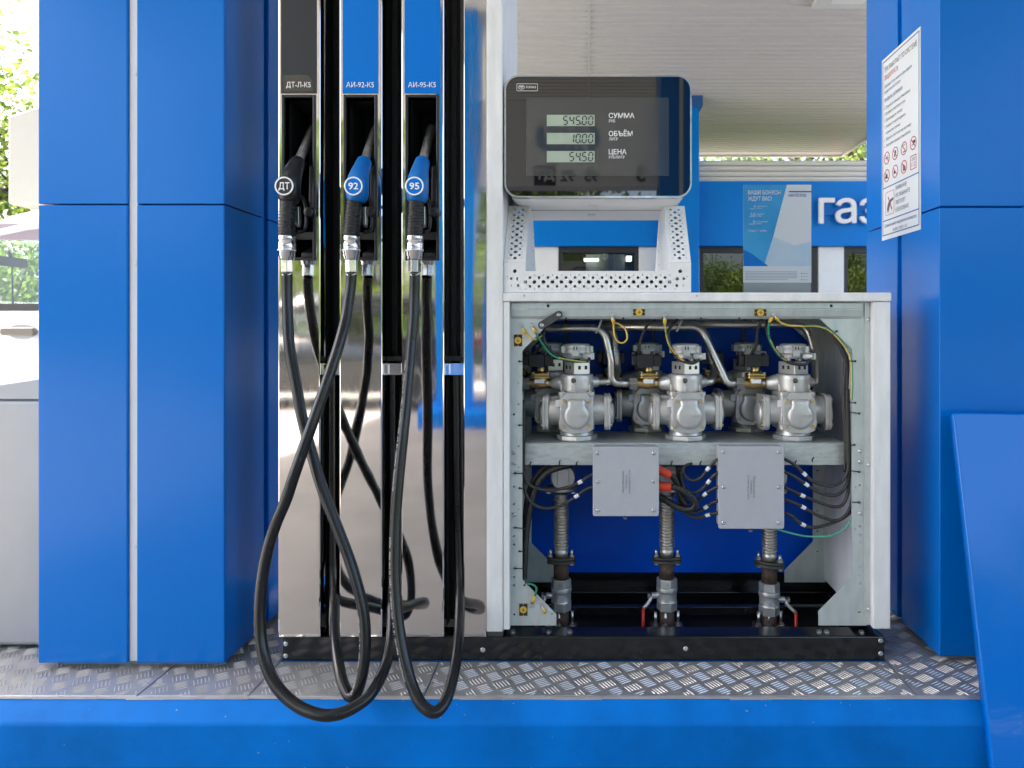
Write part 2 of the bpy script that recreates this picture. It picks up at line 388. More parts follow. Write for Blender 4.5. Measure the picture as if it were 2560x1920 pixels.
e = MB()                                         # worn bright nosing along the plate edge
ex = -2.29
while ex < 2.28:
    L = rnd.uniform(0.05, 0.16); hh = rnd.uniform(0.001, 0.0035)
    e.box(ex, min(ex + L, 2.29), -0.1672 - hh * 0.4, -0.1651, PZ - 0.0048 - hh, PZ - 0.0006); ex += L + 0.0004
tag(e.build('worn_edge', 'tread_bar', isl, recalc=False), None, kind='stuff')

M['chip'] = mat('bare_chip', (0.30, 0.36, 0.42), 0.7)
cq = MB(); rc_ = random.Random(12)
for k in range(46):
    x = rc_.uniform(-1.45, 1.45); f_ = rc_.random() ** 2; z = PZ - 0.008 - 0.15 * f_; yk = -0.2025 if z < PZ - 0.046 else -0.164 - (PZ - 0.004 - z) * 0.975 - 0.0008
    r0 = rc_.uniform(0.0006, 0.0022); pts = [(x + r0 * rc_.uniform(.5, 1.6) * math.cos(R(60 * j)), yk, z + r0 * rc_.uniform(.3, .9) * math.sin(R(60 * j))) for j in range(6)]
    if yk > -0.2: pts = [(px_, yk - (z - pz_) * -0.975 if False else -0.164 - (PZ - 0.004 - pz_) * 0.975 - 0.0008, pz_) for px_, _, pz_ in pts]
    cq.add(pts, [tuple(range(6))])
tag(cq.build('paint_chips', 'chip', isl, recalc=False), None, kind='stuff')

# ------------------------------------------------------------------ canopy columns
def column(x0, y0, side, ztop, label, w=0.454, d=0.455, zj=1.336, zb=None, name='canopy_column', seam=0.218, seamw=0.022):
    """square column clad in blue cassettes; side = +1 if the visible flank looks to +x"""
    zb = PZ + 0.015 if zb is None else zb
    x1, y1 = x0 + w, y0 + d
    t = thing(name, label, 'column', ((x0 + x1) / 2, (y0 + y1) / 2, PZ if zb > 0.1 else 0), 'blue clad canopy columns')
    c = MB(); c.box(x0 + 0.03, x1 - 0.03, y0 + 0.03, y1 - 0.03, PZ, ztop); c.build('core', 'bingrey', t)
    zs = [zb, zj] + [zj + 1.22 * k for k in range(1, 4)]; zs = [z for z in zs if z < ztop - 0.2] + [ztop]
    mid0, mid1 = x0 + seam, x0 + seam + seamw; ym0, ym1 = y0 + 0.209, y0 + 0.237; th = 0.022
    for za, zc in zip(zs, zs[1:]):
        za += 0.0015; zc -= 0.0015
        for (sx, xa, xm) in ((-1, x0, mid0), (1, x1, mid1)):
            for (sy, ya, ym) in ((-1, y0, ym0), (1, y1, ym1)):
                p = MB(); q = [(xm, ya), (xa, ya), (xa, ym), (xa - sx * th, ym), (xa - sx * th, ya - sy * th), (xm, ya - sy * th)]
                p.prism(q, 'z', za, zc); p.build('cladding_panel', 'blue', t, 0.0028, 3)
    for yy, s in ((y0, -1), (y1, 1)):
        p = MB(); p.box(mid0 + 0.0004, mid1 - 0.0004, yy - s * 0.006, yy - s * 0.028, zb + 0.004, ztop); st = p.build('cover_strip', 'strip', t, 0.001, 1)
        for z in (0.5, 1.19, 1.655, 2.4): screw(st, (mid1 - 0.007, yy - s * 0.006, z), (0, s, 0), 0.0032, 'rivet', 'strip', 'rivet')
    for xx, s in ((x0, -1), (x1, 1)):
        p = MB(); p.box(xx - s * 0.010, xx - s * 0.028, ym0 + 0.0004, ym1 - 0.0004, zb + 0.004, ztop); p.build('cover_strip', 'blue', t, 0.001, 1)
    return t
CT = ZC + 3.46                                    # canopy soffit height
column(X(95, -0.045), -0.045, 1, CT, 'blue clad column left of the dispenser with a white centre strip')
column(X(2349, -0.01), -0.01, -1, CT, 'blue clad column right of the dispenser behind the leaning cover')

# ------------------------------------------------------------------ canopy
cx0, cx1, cy0, cy1 = -5.0, 5.04, -9.6, 12.1
can = thing('canopy', 'large flat canopy with ribbed off-white soffit over the fuel islands', 'canopy', (0, 1.2, CT))
b = MB(); pit_ = 0.142; prof = []; yy = cy0
while yy < cy1 - pit_:
    prof += [(yy, CT), (yy + 0.090, CT), (yy + 0.100, CT + 0.024), (yy + 0.132, CT + 0.024)]; yy += pit_
prof += [(cy1, CT)]
vs = [(x, u, v) for x in (cx0, cx1) for u, v in prof]; k = len(prof)
b.add(vs, [(i, i + 1, k + i + 1, k + i) for i in range(k - 1)]); tag(b.build('ribbed_soffit', 'soffit', can, recalc=False), None, kind='stuff')
b = MB(); b.box(cx0 + 0.02, cx1 - 0.02, cy0 + 0.02, cy1 - 0.02, CT + 0.06, CT + 0.45); b.build('roof_deck', 'offwhite', can)
for (a, c, d, e_) in ((cx0 - 0.06, cx0, cy0 - 0.06, cy1 + 0.06), (cx1, cx1 + 0.06, cy0 - 0.06, cy1 + 0.06), (cx0, cx1, cy0 - 0.06, cy0), (cx0, cx1, cy1, cy1 + 0.06)):
    b = MB(); b.box(a, c, d, e_, CT - 0.03, CT + 0.6); b.build('edge_fascia', 'offwhite', can)
b = MB(); b.box(X(1487) * 1.0, X(1487) + 0.03, cy0, cy1, CT - 0.004, CT + 0.001); b.build('joint_cover', 'soffit', can)
Yl = 5.36; lx = 2.72
lt = thing('ceiling_lamp', 'square white lamp fitting on the canopy soffit near the right column', 'lamp', (lx, Yl, CT))
b = MB(); b.box(lx - 0.33, lx + 0.33, Yl - 0.33, Yl + 0.33, CT - 0.05, CT - 0.001); b.build('housing', 'offwhite', lt, 0.015)
b = MB(); b.prism(rrect(lx - 0.17, lx + 0.17, Yl - 0.2, Yl + 0.2, 0.03), 'z', CT - 0.058, CT - 0.049); b.build('diffuser', 'lamp', lt)
b = MB(); b.tube([(lx, Yl, CT), (lx, Yl, CT - 0.045)], 0.02); b.build('stem', 'offwhite', lt)

# ------------------------------------------------------------------ fuel dispenser
D = thing('fuel_dispenser', 'white and stainless fuel dispenser with its lower cabinet open', 'fuel dispenser', ((DX0 + DX1) / 2, DD / 2, PZ))
BT = Z(1592)                                      # base top
base = MB()
base.box(DX0, DX1, 0.0, 0.006, PZ + 0.002, BT)
base.box(DX0, DX1, 0.006, 0.062, BT - 0.006, BT - 0.0005)
base.box(DX0, DX1, DD - 0.006, DD, PZ + 0.002, BT); base.box(DX0, DX1, DD - 0.06, DD - 0.006, BT - 0.006, BT - 0.0005)
for xa in (DX0, DX1 - 0.045): base.box(xa + 0.0003, xa + 0.0447, 0.062, DD - 0.06, PZ + 0.002, BT - 0.0007)
base = base.build('base_frame', 'blackpaint', D, 0.0025)
b = MB(); b.box(X(706) + 0.05, DX1 - 0.05, 0.0004 + 0.062, DD - 0.06, PZ + 0.001, PZ + 0.006); b.build('base_tray', 'blackmatte', base)
b = MB(); b.box(X(1216), DX1 - 0.046, 0.205, 0.225, BT - 0.03, BT - 0.006); b.build('cross_rail', 'blackpaint', base, 0.002)
for px, py in ((714, 1610), (714, 1640), (1207, 1625), (1714, 1622), (2202, 1602), (2202, 1634)):
    screw(base, P(px, py), r=0.0042, kind='rivet', name='rivet')
# glossy base paint mirrors the plate pattern; no separate marks are modelled
MT = ZC + 1.26                                    # mast top
def rpoly(x0, x1, y0, y1, r=0.0035, left=True, right=True):
    o = []
    if left: o += [(x0 + r - r * math.sin(R(a)), y0 + r - r * math.cos(R(a))) for a in (90, 60, 30, 0)]
    else: o += [(x0, y0)]
    if right: o += [(x1 - r + r * math.sin(R(a)), y0 + r - r * math.cos(R(a))) for a in (0, 30, 60, 90)]
    else: o += [(x1, y0)]
    return o + [(x1, y1), (x0, y1)]
PANELS = [(697, 803, 'vinyl_dark', 'ДТ-Л-К5'), (850, 957, 'vinyl_blue', 'АИ-92-К5'), (1004, 1111, 'vinyl_blue', 'АИ-95-К5')]
FY = -0.006; bz0, bz1 = Z(652), Z(239)
mast_back = MB()
for i, (pa, pb, vm, tx) in enumerate(PANELS):
    xa, xb = X(pa), X(pb); xc = (xa + xb) / 2; ba, bb = xc - 0.0425, xc + 0.0425; zb = Z(1589)
    p = MB(); p.prism(rpoly(xa, xb, FY, 0.030), 'z', bz1, MT); p.prism(rpoly(xa, xb, FY, 0.030), 'z', zb, bz0)
    p.prism(rpoly(xa, ba, FY, 0.030, right=False), 'z', bz0, bz1); p.prism(rpoly(bb, xb, FY, 0.030, left=False), 'z', bz0, bz1)
    pan = p.build('mast_panel', 'steel', D)
    h = MB(); h.box(xa + 0.004, ba - 0.001, 0.0302, 0.158, zb, MT); h.box(bb + 0.001, xb - 0.004, 0.0302, 0.158, zb, MT)
    h.box(ba - 0.001, bb + 0.001, 0.150, 0.158, zb, MT); h.box(ba, bb, 0.031, 0.15, bz1 + 0.001, MT); h.build('inner_channel', 'blackmatte', D)
    f = MB(); f.box(xc - 0.0445, xc + 0.0445, FY - 0.0012, FY + 0.0006, Z(236), MT - 0.01); fl = f.build('colour_film', vm, pan)
    if i == 0:
        tp = MB(); tp.prism([(xc - 0.039, Z(231)), (xc + 0.034, Z(231)), (xc + 0.034, Z(205)), (xc + 0.021, Z(190)), (xc - 0.039, Z(190))], 'y', FY - 0.0016, FY - 0.0013); tp.build('clear_tape', 'tape', pan)
    text(tx, pan, 'print_white', (xc - 0.0005, FY - 0.0018, Z(221)), FR, FU, 0.0125, 0.061 if i == 0 else 0.069, 'C', 0.006)
    # nozzle boot
    bo = MB(); fr = 0.0075; yf = FY - 0.004; yb = 0.148
    for (a0, a1, c0, c1) in ((ba, ba + fr, bz0, bz1), (bb - fr, bb, bz0, bz1), (ba + fr, bb - fr, bz1 - fr, bz1), (ba + fr, bb - fr, bz0, bz0 + fr)):
        bo.box(a0, a1, yf, 0.02, c0, c1)
    boot = bo.build('nozzle_boot', 'black', D, 0.002)
    q = MB(); q.box(ba + fr - 0.002, ba + fr, 0.0, yb, bz0 + fr, bz1 - fr); q.box(bb - fr, bb - fr + 0.002, 0.0, yb, bz0 + fr, bz1 - fr)
    q.box(ba + fr, bb - fr, yb - 0.003, yb, bz0 + fr, bz1 - fr); q.box(ba + fr, bb - fr, 0.0, yb, bz0 + fr - 0.002, bz0 + fr + 0.0005); q.box(ba + fr, bb - fr, 0.0, yb, bz1 - fr, bz1 - fr + 0.002)
    q.build('boot_liner', 'blackmatte', boot)
    q = MB(); q.box(ba + 0.012, bb - 0.012, 0.02, 0.11, bz0 + 0.055, bz0 + 0.075); q.prism([(0.0, bz0 + 0.02), (0.10, bz0 + 0.06), (0.10, bz0 + 0.008), (0.0, bz0 + 0.008)], 'x', xc + 0.003, bb - 0.01); q.build('rest_shelf', 'black', boot, 0.002)
    q = MB(); q.prism([(0.03, bz0 + 0.11), (0.006, bz0 + 0.15), (0.012, bz0 + 0.24), (0.08, bz0 + 0.26), (0.08, bz0 + 0.11)], 'x', bb - fr - 0.016, bb - fr - 0.002); q.build('switch_lever', 'black', boot, 0.002)
    k_ = MB(); kz = Z(533); k_.lathe([(0.0135, 0), (0.0135, 0.010), (0.011, 0.014), (0.004, 0.0145)], (bb - 0.012, yf - 0.001, kz), (0, -1, 0), 20); k_.build('round_button', 'black', boot)
# fourth panel beside the white post
p = MB(); p.prism(rpoly(X(1159), X(1216), FY, 0.03, right=False), 'z', Z(1589), MT); p4 = p.build('mast_panel', 'steel', D)
# hose gaps: dark backs, rails, bright clamps
for a, c, op in ((803, 850, False), (957, 1004, False), (1111, 1159, True)):
    xa, xb = X(a), X(c)
    b = MB()
    if not op: b.box(xa - 0.05, xb + 0.0035, 0.162, 0.166, Z(1589), MT)
    else: b.box(xa - 0.003, xa + 0.022, 0.10, 0.16, Z(1589), MT)
    b.build('gap_backing', 'blackmatte', D)
    b = MB(); b.box(xb - 0.010, xb + 0.002, 0.062, 0.10, Z(1589), MT); b.build('guide_rail', 'railgrey' if not op else 'tube', D, 0.001)
    b = MB(); b.box(xa - 0.003, xa + 0.012, 0.09, 0.13, Z(1560), MT); b.build('guide_rail', 'black', D, 0.001)
    b = MB(); b.prism(rrect(xa - 0.004, xb + 0.004, Z(938), Z(909), 0.001, 1), 'y', 0.012, 0.026); cl = b.build('clamp_bar', 'chrome', D)
    b = MB(); b.box(xa, xa + 0.012, 0.006, 0.0115, Z(936), Z(911)); b.build('clamp_stop', 'chrome', cl, 0.0008)
    b = MB(); b.box(xa, xb, 0.034, 0.05, Z(905), Z(892)); b.build('cross_bar', 'black', D, 0.001)
    screw(D, ((xa + xb) / 2 - 0.004, 0.034, Z(898)), r=0.0025, m='black', name='screw')
b = MB(); b.box(X(697), X(1216), 0.10, 0.158, MT - 0.02, MT + 0.16); b.box(X(697), X(1258), -0.004, 0.36, MT + 0.0005, MT + 0.2); b.build('mast_head', 'white', D, 0.004)
# white post
po = MB(); po.prism(rpoly(X(1217), X(1258.5), -0.009, DD, 0.004), 'z', Z(1575), MT); post = po.build('mast_post', 'white_used', D)
b = MB(); b.box(X(1217) + 0.002, X(1259) - 0.001, -0.004, DD - 0.004, Z(1589), Z(1575) - 0.0003); b.build('post_foot', 'flange', post)
# ---- head with display
hx0, hx1, hz0, hz1 = X(1262), X(1728), Z(496), Z(191); hr = 0.036
b = MB(); b.prism(rrect(hx0 + 0.004, hx1 - 0.004, hz0 + 0.001, hz1 - 0.003, hr - 0.002, 8), 'y', 0.010, DD - 0.002, True); head = b.build('display_housing', 'white', D)
rim = sheet('rim', 'chrome_worn', head, [rrect(hx0, hx1, hz0, hz1, hr, 8), rrect(hx0 + 0.0042, hx1 - 0.0042, hz0 + 0.0042, hz1 - 0.0042, hr - 0.004, 8)], 0.02, (0, 0.0, 0), FR, FU)
b = MB(); b.prism(rrect(hx0 + 0.0043, hx1 - 0.0043, hz0 + 0.0043, hz1 - 0.0043, hr - 0.0042, 8), 'y', -0.0085, 0.012); scr = b.build('screen', 'screen', D)
b = MB(); b.prism(rrect(X(1316), X(1671), Z(442), Z(247), 0.001, 2), 'y', -0.0090, -0.0082); b.build('smoked_window', 'screen_in', scr)
SEG = {'0': 'abcdef', '1': 'bc', '4': 'bcfg', '5': 'acdfg'}
def digits(s_, xr, zc, hgt, parent):
    w = hgt * 0.46; adv = hgt * 0.755; th = hgt * 0.15; sh = 0.09
    x = xr
    for ch in reversed(s_):
        if ch == '.':
            b = MB(); b.prism([(x + adv - w - th * 1.9, zc - hgt / 2), (x + adv - w - th * 0.9, zc - hgt / 2), (x + adv - w - th * 0.9, zc - hgt / 2 + th), (x + adv - w - th * 1.9, zc - hgt / 2 + th)], 'y', -0.0100, -0.0096); b.build('decimal_point', 'lcd_seg', parent); continue
        x0 = x - w; hh = hgt / 2; g_ = th * 0.18
        def seg(p0, p1):
            (u0, v0), (u1, v1) = p0, p1; du, dv = u1 - u0, v1 - v0; L = math.hypot(du, dv); du /= L; dv /= L; nx, nz = -dv, du; t = th / 2
            pl = [(u0 + du * g_, v0 + dv * g_), (u0 + du * (g_ + t) + nx * t, v0 + dv * (g_ + t) + nz * t), (u1 - du * (g_ + t) + nx * t, v1 - dv * (g_ + t) + nz * t), (u1 - du * g_, v1 - dv * g_), (u1 - du * (g_ + t) - nx * t, v1 - dv * (g_ + t) - nz * t), (u0 + du * (g_ + t) - nx * t, v0 + dv * (g_ + t) - nz * t)]
            b.prism([(u + sh * (v), zc + v) for u, v in pl], 'y', -0.0100, -0.0096)
        pts = {'a': ((x0, hh), (x, hh)), 'b': ((x, 0), (x, hh)), 'c': ((x, -hh), (x, 0)), 'd': ((x0, -hh), (x, -hh)), 'e': ((x0, -hh), (x0, 0)), 'f': ((x0, 0), (x0, hh)), 'g': ((x0, 0), (x, 0))}
        b = MB()
        for c_ in SEG[ch]: seg(*pts[c_])
        b.build('digit', 'lcd_seg', parent); x -= adv
for (ya, yb, num, t1, t2, w1, w2) in ((290, 318, '545.00', 'СУММА', 'РУБ', 0.064, 0.0155), (335, 363, '10.00', 'ОБЪЁМ', 'ЛИТР', 0.0595, 0.022), (380, 408, '54.50', 'ЦЕНА', 'РУБ/ЛИТР', 0.0445, 0.039)):
    b = MB(); b.box(X(1367.6), X(1486.6), -0.0097, -0.0091, Z(yb), Z(ya)); lc = b.build('lcd_window', 'lcd', scr)
    digits(num, X(1481.5), (Z(ya) + Z(yb)) / 2, 0.0208, lc)
    text(t1, scr, 'print_white', (X(1521.5), -0.0092, Z(yb - 20)), FR, FU, 0.0118, w1, bold=0.018)
    text(t2, scr, 'print_white', (X(1522), -0.0092, Z(yb - 9.2)), FR, FU, 0.0068, w2, bold=0.006)
lz0, lz1, la, lb = Z(230.5), Z(212), X(1292.5), X(1345)
sheet('logo_frame', 'print_white', scr, [rrect(la, lb, lz0, lz1, 0.0025, 3), rrect(la + 0.0009, lb - 0.0009, lz0 + 0.0009, lz1 - 0.0009, 0.0019, 3)], 0.0004, (0, -0.0089, 0), FR, FU)
def ell(cx, cz, a, b_, n=20): return [(cx + a * math.cos(2 * math.pi * k / n), cz + b_ * math.sin(2 * math.pi * k / n)) for k in range(n)]
ec = (la + 0.0118, (lz0 + lz1) / 2)
sheet('logo_oval', 'print_white', scr, [ell(*ec, 0.0085, 0.0055), ell(*ec, 0.0077, 0.0047)], 0.0004, (0, -0.0089, 0), FR, FU)
b = MB(); b.box(ec[0] - 0.0058, ec[0] + 0.0058, -0.0091, -0.0087, ec[1] + 0.0017, ec[1] + 0.0028)
for k in (-0.0036, 0, 0.0036): b.box(ec[0] + k - 0.0006, ec[0] + k + 0.0006, -0.0091, -0.0087, ec[1] - 0.0032, ec[1] + 0.0017)
b.build('logo_sign', 'print_white', scr)
text('ТОПАЗ', scr, 'print_white', (la + 0.0222, -0.0086, ec[1] - 0.0024), FR, FU, 0.0050, 0.0258, bold=0.01)
# underside details of the head
for k, yy in enumerate((0.11, 0.255)):
    b = MB(); b.prism([(X(1481) - 0.012, yy - 0.011), (X(1481) + 0.012, yy - 0.011), (X(1481) + 0.008, yy + 0.011), (X(1481) - 0.008, yy + 0.011)], 'z', hz0 - 0.0045, hz0 + 0.0012); b.build('finger_catch', 'white', head, 0.0015)
b = MB(); b.box(hx0 + 0.03, hx1 - 0.03, 0.175, 0.179, hz0 + 0.0002, hz0 + 0.0016); b.build('panel_joint', 'print_grey', head)
# perforated U frame (bent sheet) and side cheeks
tY, bendz, lowz, topz = 0.116, Z(657), Z(731), hz0 + 0.001
sl = math.hypot(tY, topz - bendz)
def perfo(pts, r): return circ(pts[0], pts[1], r, 14 if r > 0.003 else 8)
UX0, UX1, IX0, IX1 = X(1259.5), X(1727.5), X(1314), X(1672.5)
sheetpts = []
lo = [[(UX0, 0), (UX1, 0), (UX1, bendz - lowz), (IX1, bendz - lowz), (IX1, Z(677.5) - lowz), (IX0, Z(677.5) - lowz), (IX0, bendz - lowz), (UX0, bendz - lowz)]]
zrow = Z(705) - lowz
for k in range(17):
    x = X(1313.7) + k * 0.02252
    lo.append(perfo((x, zrow), 0.0046)); lo.append(perfo((x, zrow + 0.0172), 0.0015)); lo.append(perfo((x, zrow - 0.0175), 0.0015))
    if k < 16:
        for s in (-1, 1): lo.append(perfo((x + 0.01126, zrow + s * 0.011), 0.0034))
for s, c in ((-1, X(1313.7)), (1, X(1313.7) + 16 * 0.02252)):
    lo += [perfo((c + s * 0.0187, zrow + 0.0078), 0.0046), perfo((c + s * 0.0355, zrow + 0.0085), 0.0034), perfo((c + s * 0.0180, zrow - 0.009), 0.0034),
           perfo((c + s * 0.0350, zrow - 0.0085), 0.0015), perfo((c + s * 0.0135, zrow - 0.0175), 0.0015), perfo((c + s * 0.044, zrow + 0.0135), 0.0015),
           perfo((c + s * 0.0265, zrow + 0.027), 0.0046)]
neck = sheet('perforated_neck', 'white', D, lo, 0.0018, (0, 0.0, lowz), FR, FU)
for s, (ua, ub) in ((-1, (UX0, IX0)), (1, (IX1, UX1))):
    mid = (ua + ub) / 2; lp = [[(ua, 0.0003), (ub, 0.0003), (ub, sl), (ua, sl)]]; v = 0.0155; k = 0
    while v < sl - 0.006:
        if k % 2 == 0: lp += [perfo((mid, v), 0.0045), perfo((mid - 0.0172, v), 0.0015), perfo((mid + 0.0172, v), 0.0015)]
        else: lp += [perfo((mid - 0.0108, v), 0.0034), perfo((mid + 0.0108, v), 0.0034)]
        v += 0.0100; k += 1
    sheet('perforated_upright', 'white', D, lp, 0.0018, (0, 0.0, bendz), FR, (0, tY, topz - bendz))
ck = [(0.0015, lowz), (0.0015, bendz), (tY + 0.001, topz), (DD - tY, topz), (DD - 0.0015, bendz), (DD - 0.0015, lowz)]
for xa, xb, nm in ((UX0 + 0.0001, UX0 + 0.0015, 'outer_cheek'), (IX0 - 0.0015, IX0 - 0.0001, 'inner_cheek'), (IX1 + 0.0001, IX1 + 0.0015, 'inner_cheek'), (UX1 - 0.0015, UX1 - 0.0001, 'outer_cheek')):
    b = MB(); b.prism(ck, 'x', xa, xb); o = b.build(nm, 'white', D)
    if nm == 'inner_cheek':
        s = 1 if xa < 0 else -1
        for zz in (Z(560), Z(600), Z(640)): screw(o, (xb if s > 0 else xa, DD - 0.10 - (Z(560) - zz) * 0.25, zz), (s, 0, 0), 0.0022, name='screw')
for ua, ub in ((UX0, IX0), (IX1, UX1)):
    b = MB(); b.add([(ua, DD - 0.001, bendz), (ub, DD - 0.001, bendz), (ub, DD - tY, topz), (ua, DD - tY, topz)], [(0, 1, 2, 3)]); b.build('rear_upright', 'white', D)
b = MB(); b.box(UX0, UX1, DD - 0.0018, DD, lowz, Z(677.5)); b.build('rear_sill', 'white', D)
b = MB(); b.box(IX0 + 0.0005, IX1 - 0.0005, 0.001, DD - 0.002, Z(678.5) - 0.002, Z(678.5)); b.build('sill_plate', 'white', D)
# ---- lower cabinet
LZ0, LZ1, RX = Z(754), Z(731.4) - 0.0006, X(2224)
lid = MB(); lid.box(X(1259.2), RX, -0.012, DD + 0.01, LZ0, LZ1); lid = lid.build('cabinet_lid', 'white_used', D, 0.003)
for px in (1311, 1742): screw(lid, P(px, 739, -0.012), r=0.002, name='screw')
b = MB(); b.box(X(1259.5), X(1275), -0.008, 0.012, Z(1571), LZ0 - 0.0008); b.build('cabinet_jamb', 'white_used', D, 0.002)
b = MB(); b.box(X(2180), X(2223), -0.008, 0.012, Z(1569), LZ0 - 0.0008); b.build('cabinet_jamb', 'white_used', D, 0.002)
b = MB(); b.box(X(2223) - 0.0025, X(2223) - 0.0002, 0.0125, DD, Z(1567), LZ0 - 0.001); b.build('side_wall', 'white', D)
SWX = 0.705                                       # inner right wall
wl = [[(0.03, Z(1562)), (DD - 0.01, Z(1562)), (DD - 0.01, LZ0 - 0.002), (0.03, LZ0 - 0.002)]]
for k in range(14):
    zz = Z(1452) - 0.0 + k * 0.0245 - 0.03
    wl.append([(0.06, zz), (0.11, zz + 0.012), (0.11, zz + 0.016), (0.06, zz + 0.004)])
sheet('inner_side_wall', 'white_used', D, wl, 0.0012, (SWX, 0, 0), (0, 1, 0), (0, 0, 1))
b = MB(); b.box(X(1260), X(1260) + 0.002, 0.0125, DD, Z(1567), LZ0 - 0.001); b.build('inner_side_wall', 'galv', D)
b = MB(); b.box(X(1262), RX - 0.004, 0.013, DD, LZ0 - 0.004, LZ0 - 0.0005); b.build('cabinet_roof', 'galv', D)
b = MB(); b.box(X(1264), RX - 0.008, 0.352, 0.355, Z(1432, 0.35), LZ0 - 0.005); b.build('rear_cover', 'blue_back', D)
b = MB(); b.box(X(1230), RX - 0.008, 0.348, 0.3505, BT - 0.03, Z(1431, 0.35)); b.build('kick_plate', 'blackpaint', D)
b = MB(); b.box(X(2167), X(2180) - 0.0003, 0.012, 0.035, Z(1567), LZ0 - 0.002); rc = b.build('seal_channel', 'galv', D)
for py in (799, 1162, 1523): screw(rc, P(2173, py, 0.012), r=0.0038, name='screw')
# galvanised front and rear frames with bolt holes
fy = 0.018
fo = [(X(1275, fy), Z(1563, fy)), (X(2166, fy), Z(1563, fy)), (X(2166, fy), Z(757, fy)), (X(1275, fy), Z(757, fy))]
fi = [(1306, 1449), (1391, 1535), (1391, 1553), (2046, 1553), (2046, 1528), (2129, 1444), (2129, 872), (2049, 797), (1360, 797), (1360, 821), (1306, 877)]
fi_ = [(X(a, fy), Z(c, fy)) for a, c in fi]
hl = []
for (a, c, r_) in [(1297, 957, 2.2), (1297, 1010, 2.2), (1285, 1036, 3), (1297, 1063, 2.2), (1297, 1115, 2.2), (1285.5, 1183, 2.6), (1297, 1168, 2), (1285.5, 1216.5, 3), (1285.5, 1260, 3), (1297, 1273, 1.8), (1285.5, 1319, 2.4), (1297, 1326, 2),
                  (1285.5, 1340, 2.6), (1285.5, 1361, 3), (1297, 1378, 2), (1285.5, 1421, 3), (1285.5, 1442, 3), (1285.5, 1463, 3), (1285.5, 1536, 3), (1380, 1534, 2), (1297, 903, 2.2),
                  (2149, 1213, 3), (2138, 1217, 2), (2149, 1256, 3), (2149, 1315, 3), (2138, 1322, 2), (2149, 1336, 3), (2149, 1356, 3), (2148, 1416, 3), (2148, 1437, 3), (2149, 1458, 3), (2148, 1530, 3.4), (2149, 1180, 2.6)]:
    hl.append(circ(X(a, fy), Z(c, fy), r_ / 1000, 10))
fz_ = Z(1563, fy); fo = [fo[0], (X(1391, fy), fz_)] + fi_[1:2] + fi_[:1] + fi_[:4:-1] + [fi_[4], (X(2046, fy), fz_)] + fo[1:]
ffr = sheet('front_frame', 'galv', D, [fo] + hl, 0.003, (0, fy, 0), FR, FU)
hl2 = [circ(x, z, 0.003, 10) for x in (X(1285), X(2149)) for z in [Z(1120) - 0.06 * k for k in range(7)]]
sheet('rear_frame', 'galv', D, [fo] + hl2, 0.003, (0, 0.32 + fy, 0), FR, FU).location.y = -fy
for (a, c, r_) in [(1290.5, 766, 4), (1285, 1132, 4), (1285, 1131.6 + 27, 4), (1285, 1287, 4), (2151, 1128, 4), (2151, 1154.5, 4), (2151, 1283.5, 4)]: screw(ffr, P(a, c, fy - 0.0015), r=r_ / 1000, name='bolt')
# top rail: lip and bevelled channel
b = MB(); b.prism([(X(1321), Z(772)), (X(1323), Z(772.4)), (X(2156), Z(771)), (X(2156), Z(757)), (X(1318), Z(757)), (X(1318), Z(768))], 'y', 0.004, 0.0062)
lip = b.build('top_lip', 'galv', D, 0.0008, 1)
for px in (1370, 2078):
    screw(lip, P(px, 764.5, 0.0037), r=0.0028, m='black', name='rubber_plug')
b = MB(); b.prism([(0.0062, LZ0 - 0.003), (0.0062, Z(774)), (0.010, Z(790)), (0.016, Z(797)), (0.05, Z(797)), (0.05, LZ0 - 0.003)], 'x', X(1276), X(2160)); rail = b.build('top_rail', 'galv', D, 0.002)
for px in (1415, 1558, 1656, 1752, 1848): screw(rail, P(px, 795, 0.014), r=0.002, m='black', name='plug')
# small tie link on the upper left gusset
b = MB(); A, Bq = P(1355, 813, 0.003), P(1397, 787, 0.003); d_ = (Bq - A).normalized(); nn = V(-d_.z, 0, d_.x); pl = []
for k in range(9): q = R(90 + 22.5 * k); pl.append(A + (nn * math.sin(q) + d_ * math.cos(q)) * 0.0098)
for k in range(9): q = R(-90 + 22.5 * k); pl.append(Bq + (nn * math.sin(q) + d_ * math.cos(q)) * 0.0098)
b.prism([(p.x, p.z) for p in pl], 'y', -0.001, 0.0034); lk = b.build('tie_link', 'flange', D, 0.0006, 1)
for p in (A, Bq): screw(lk, (p.x, -0.0012, p.z), r=0.0042, name='bolt')
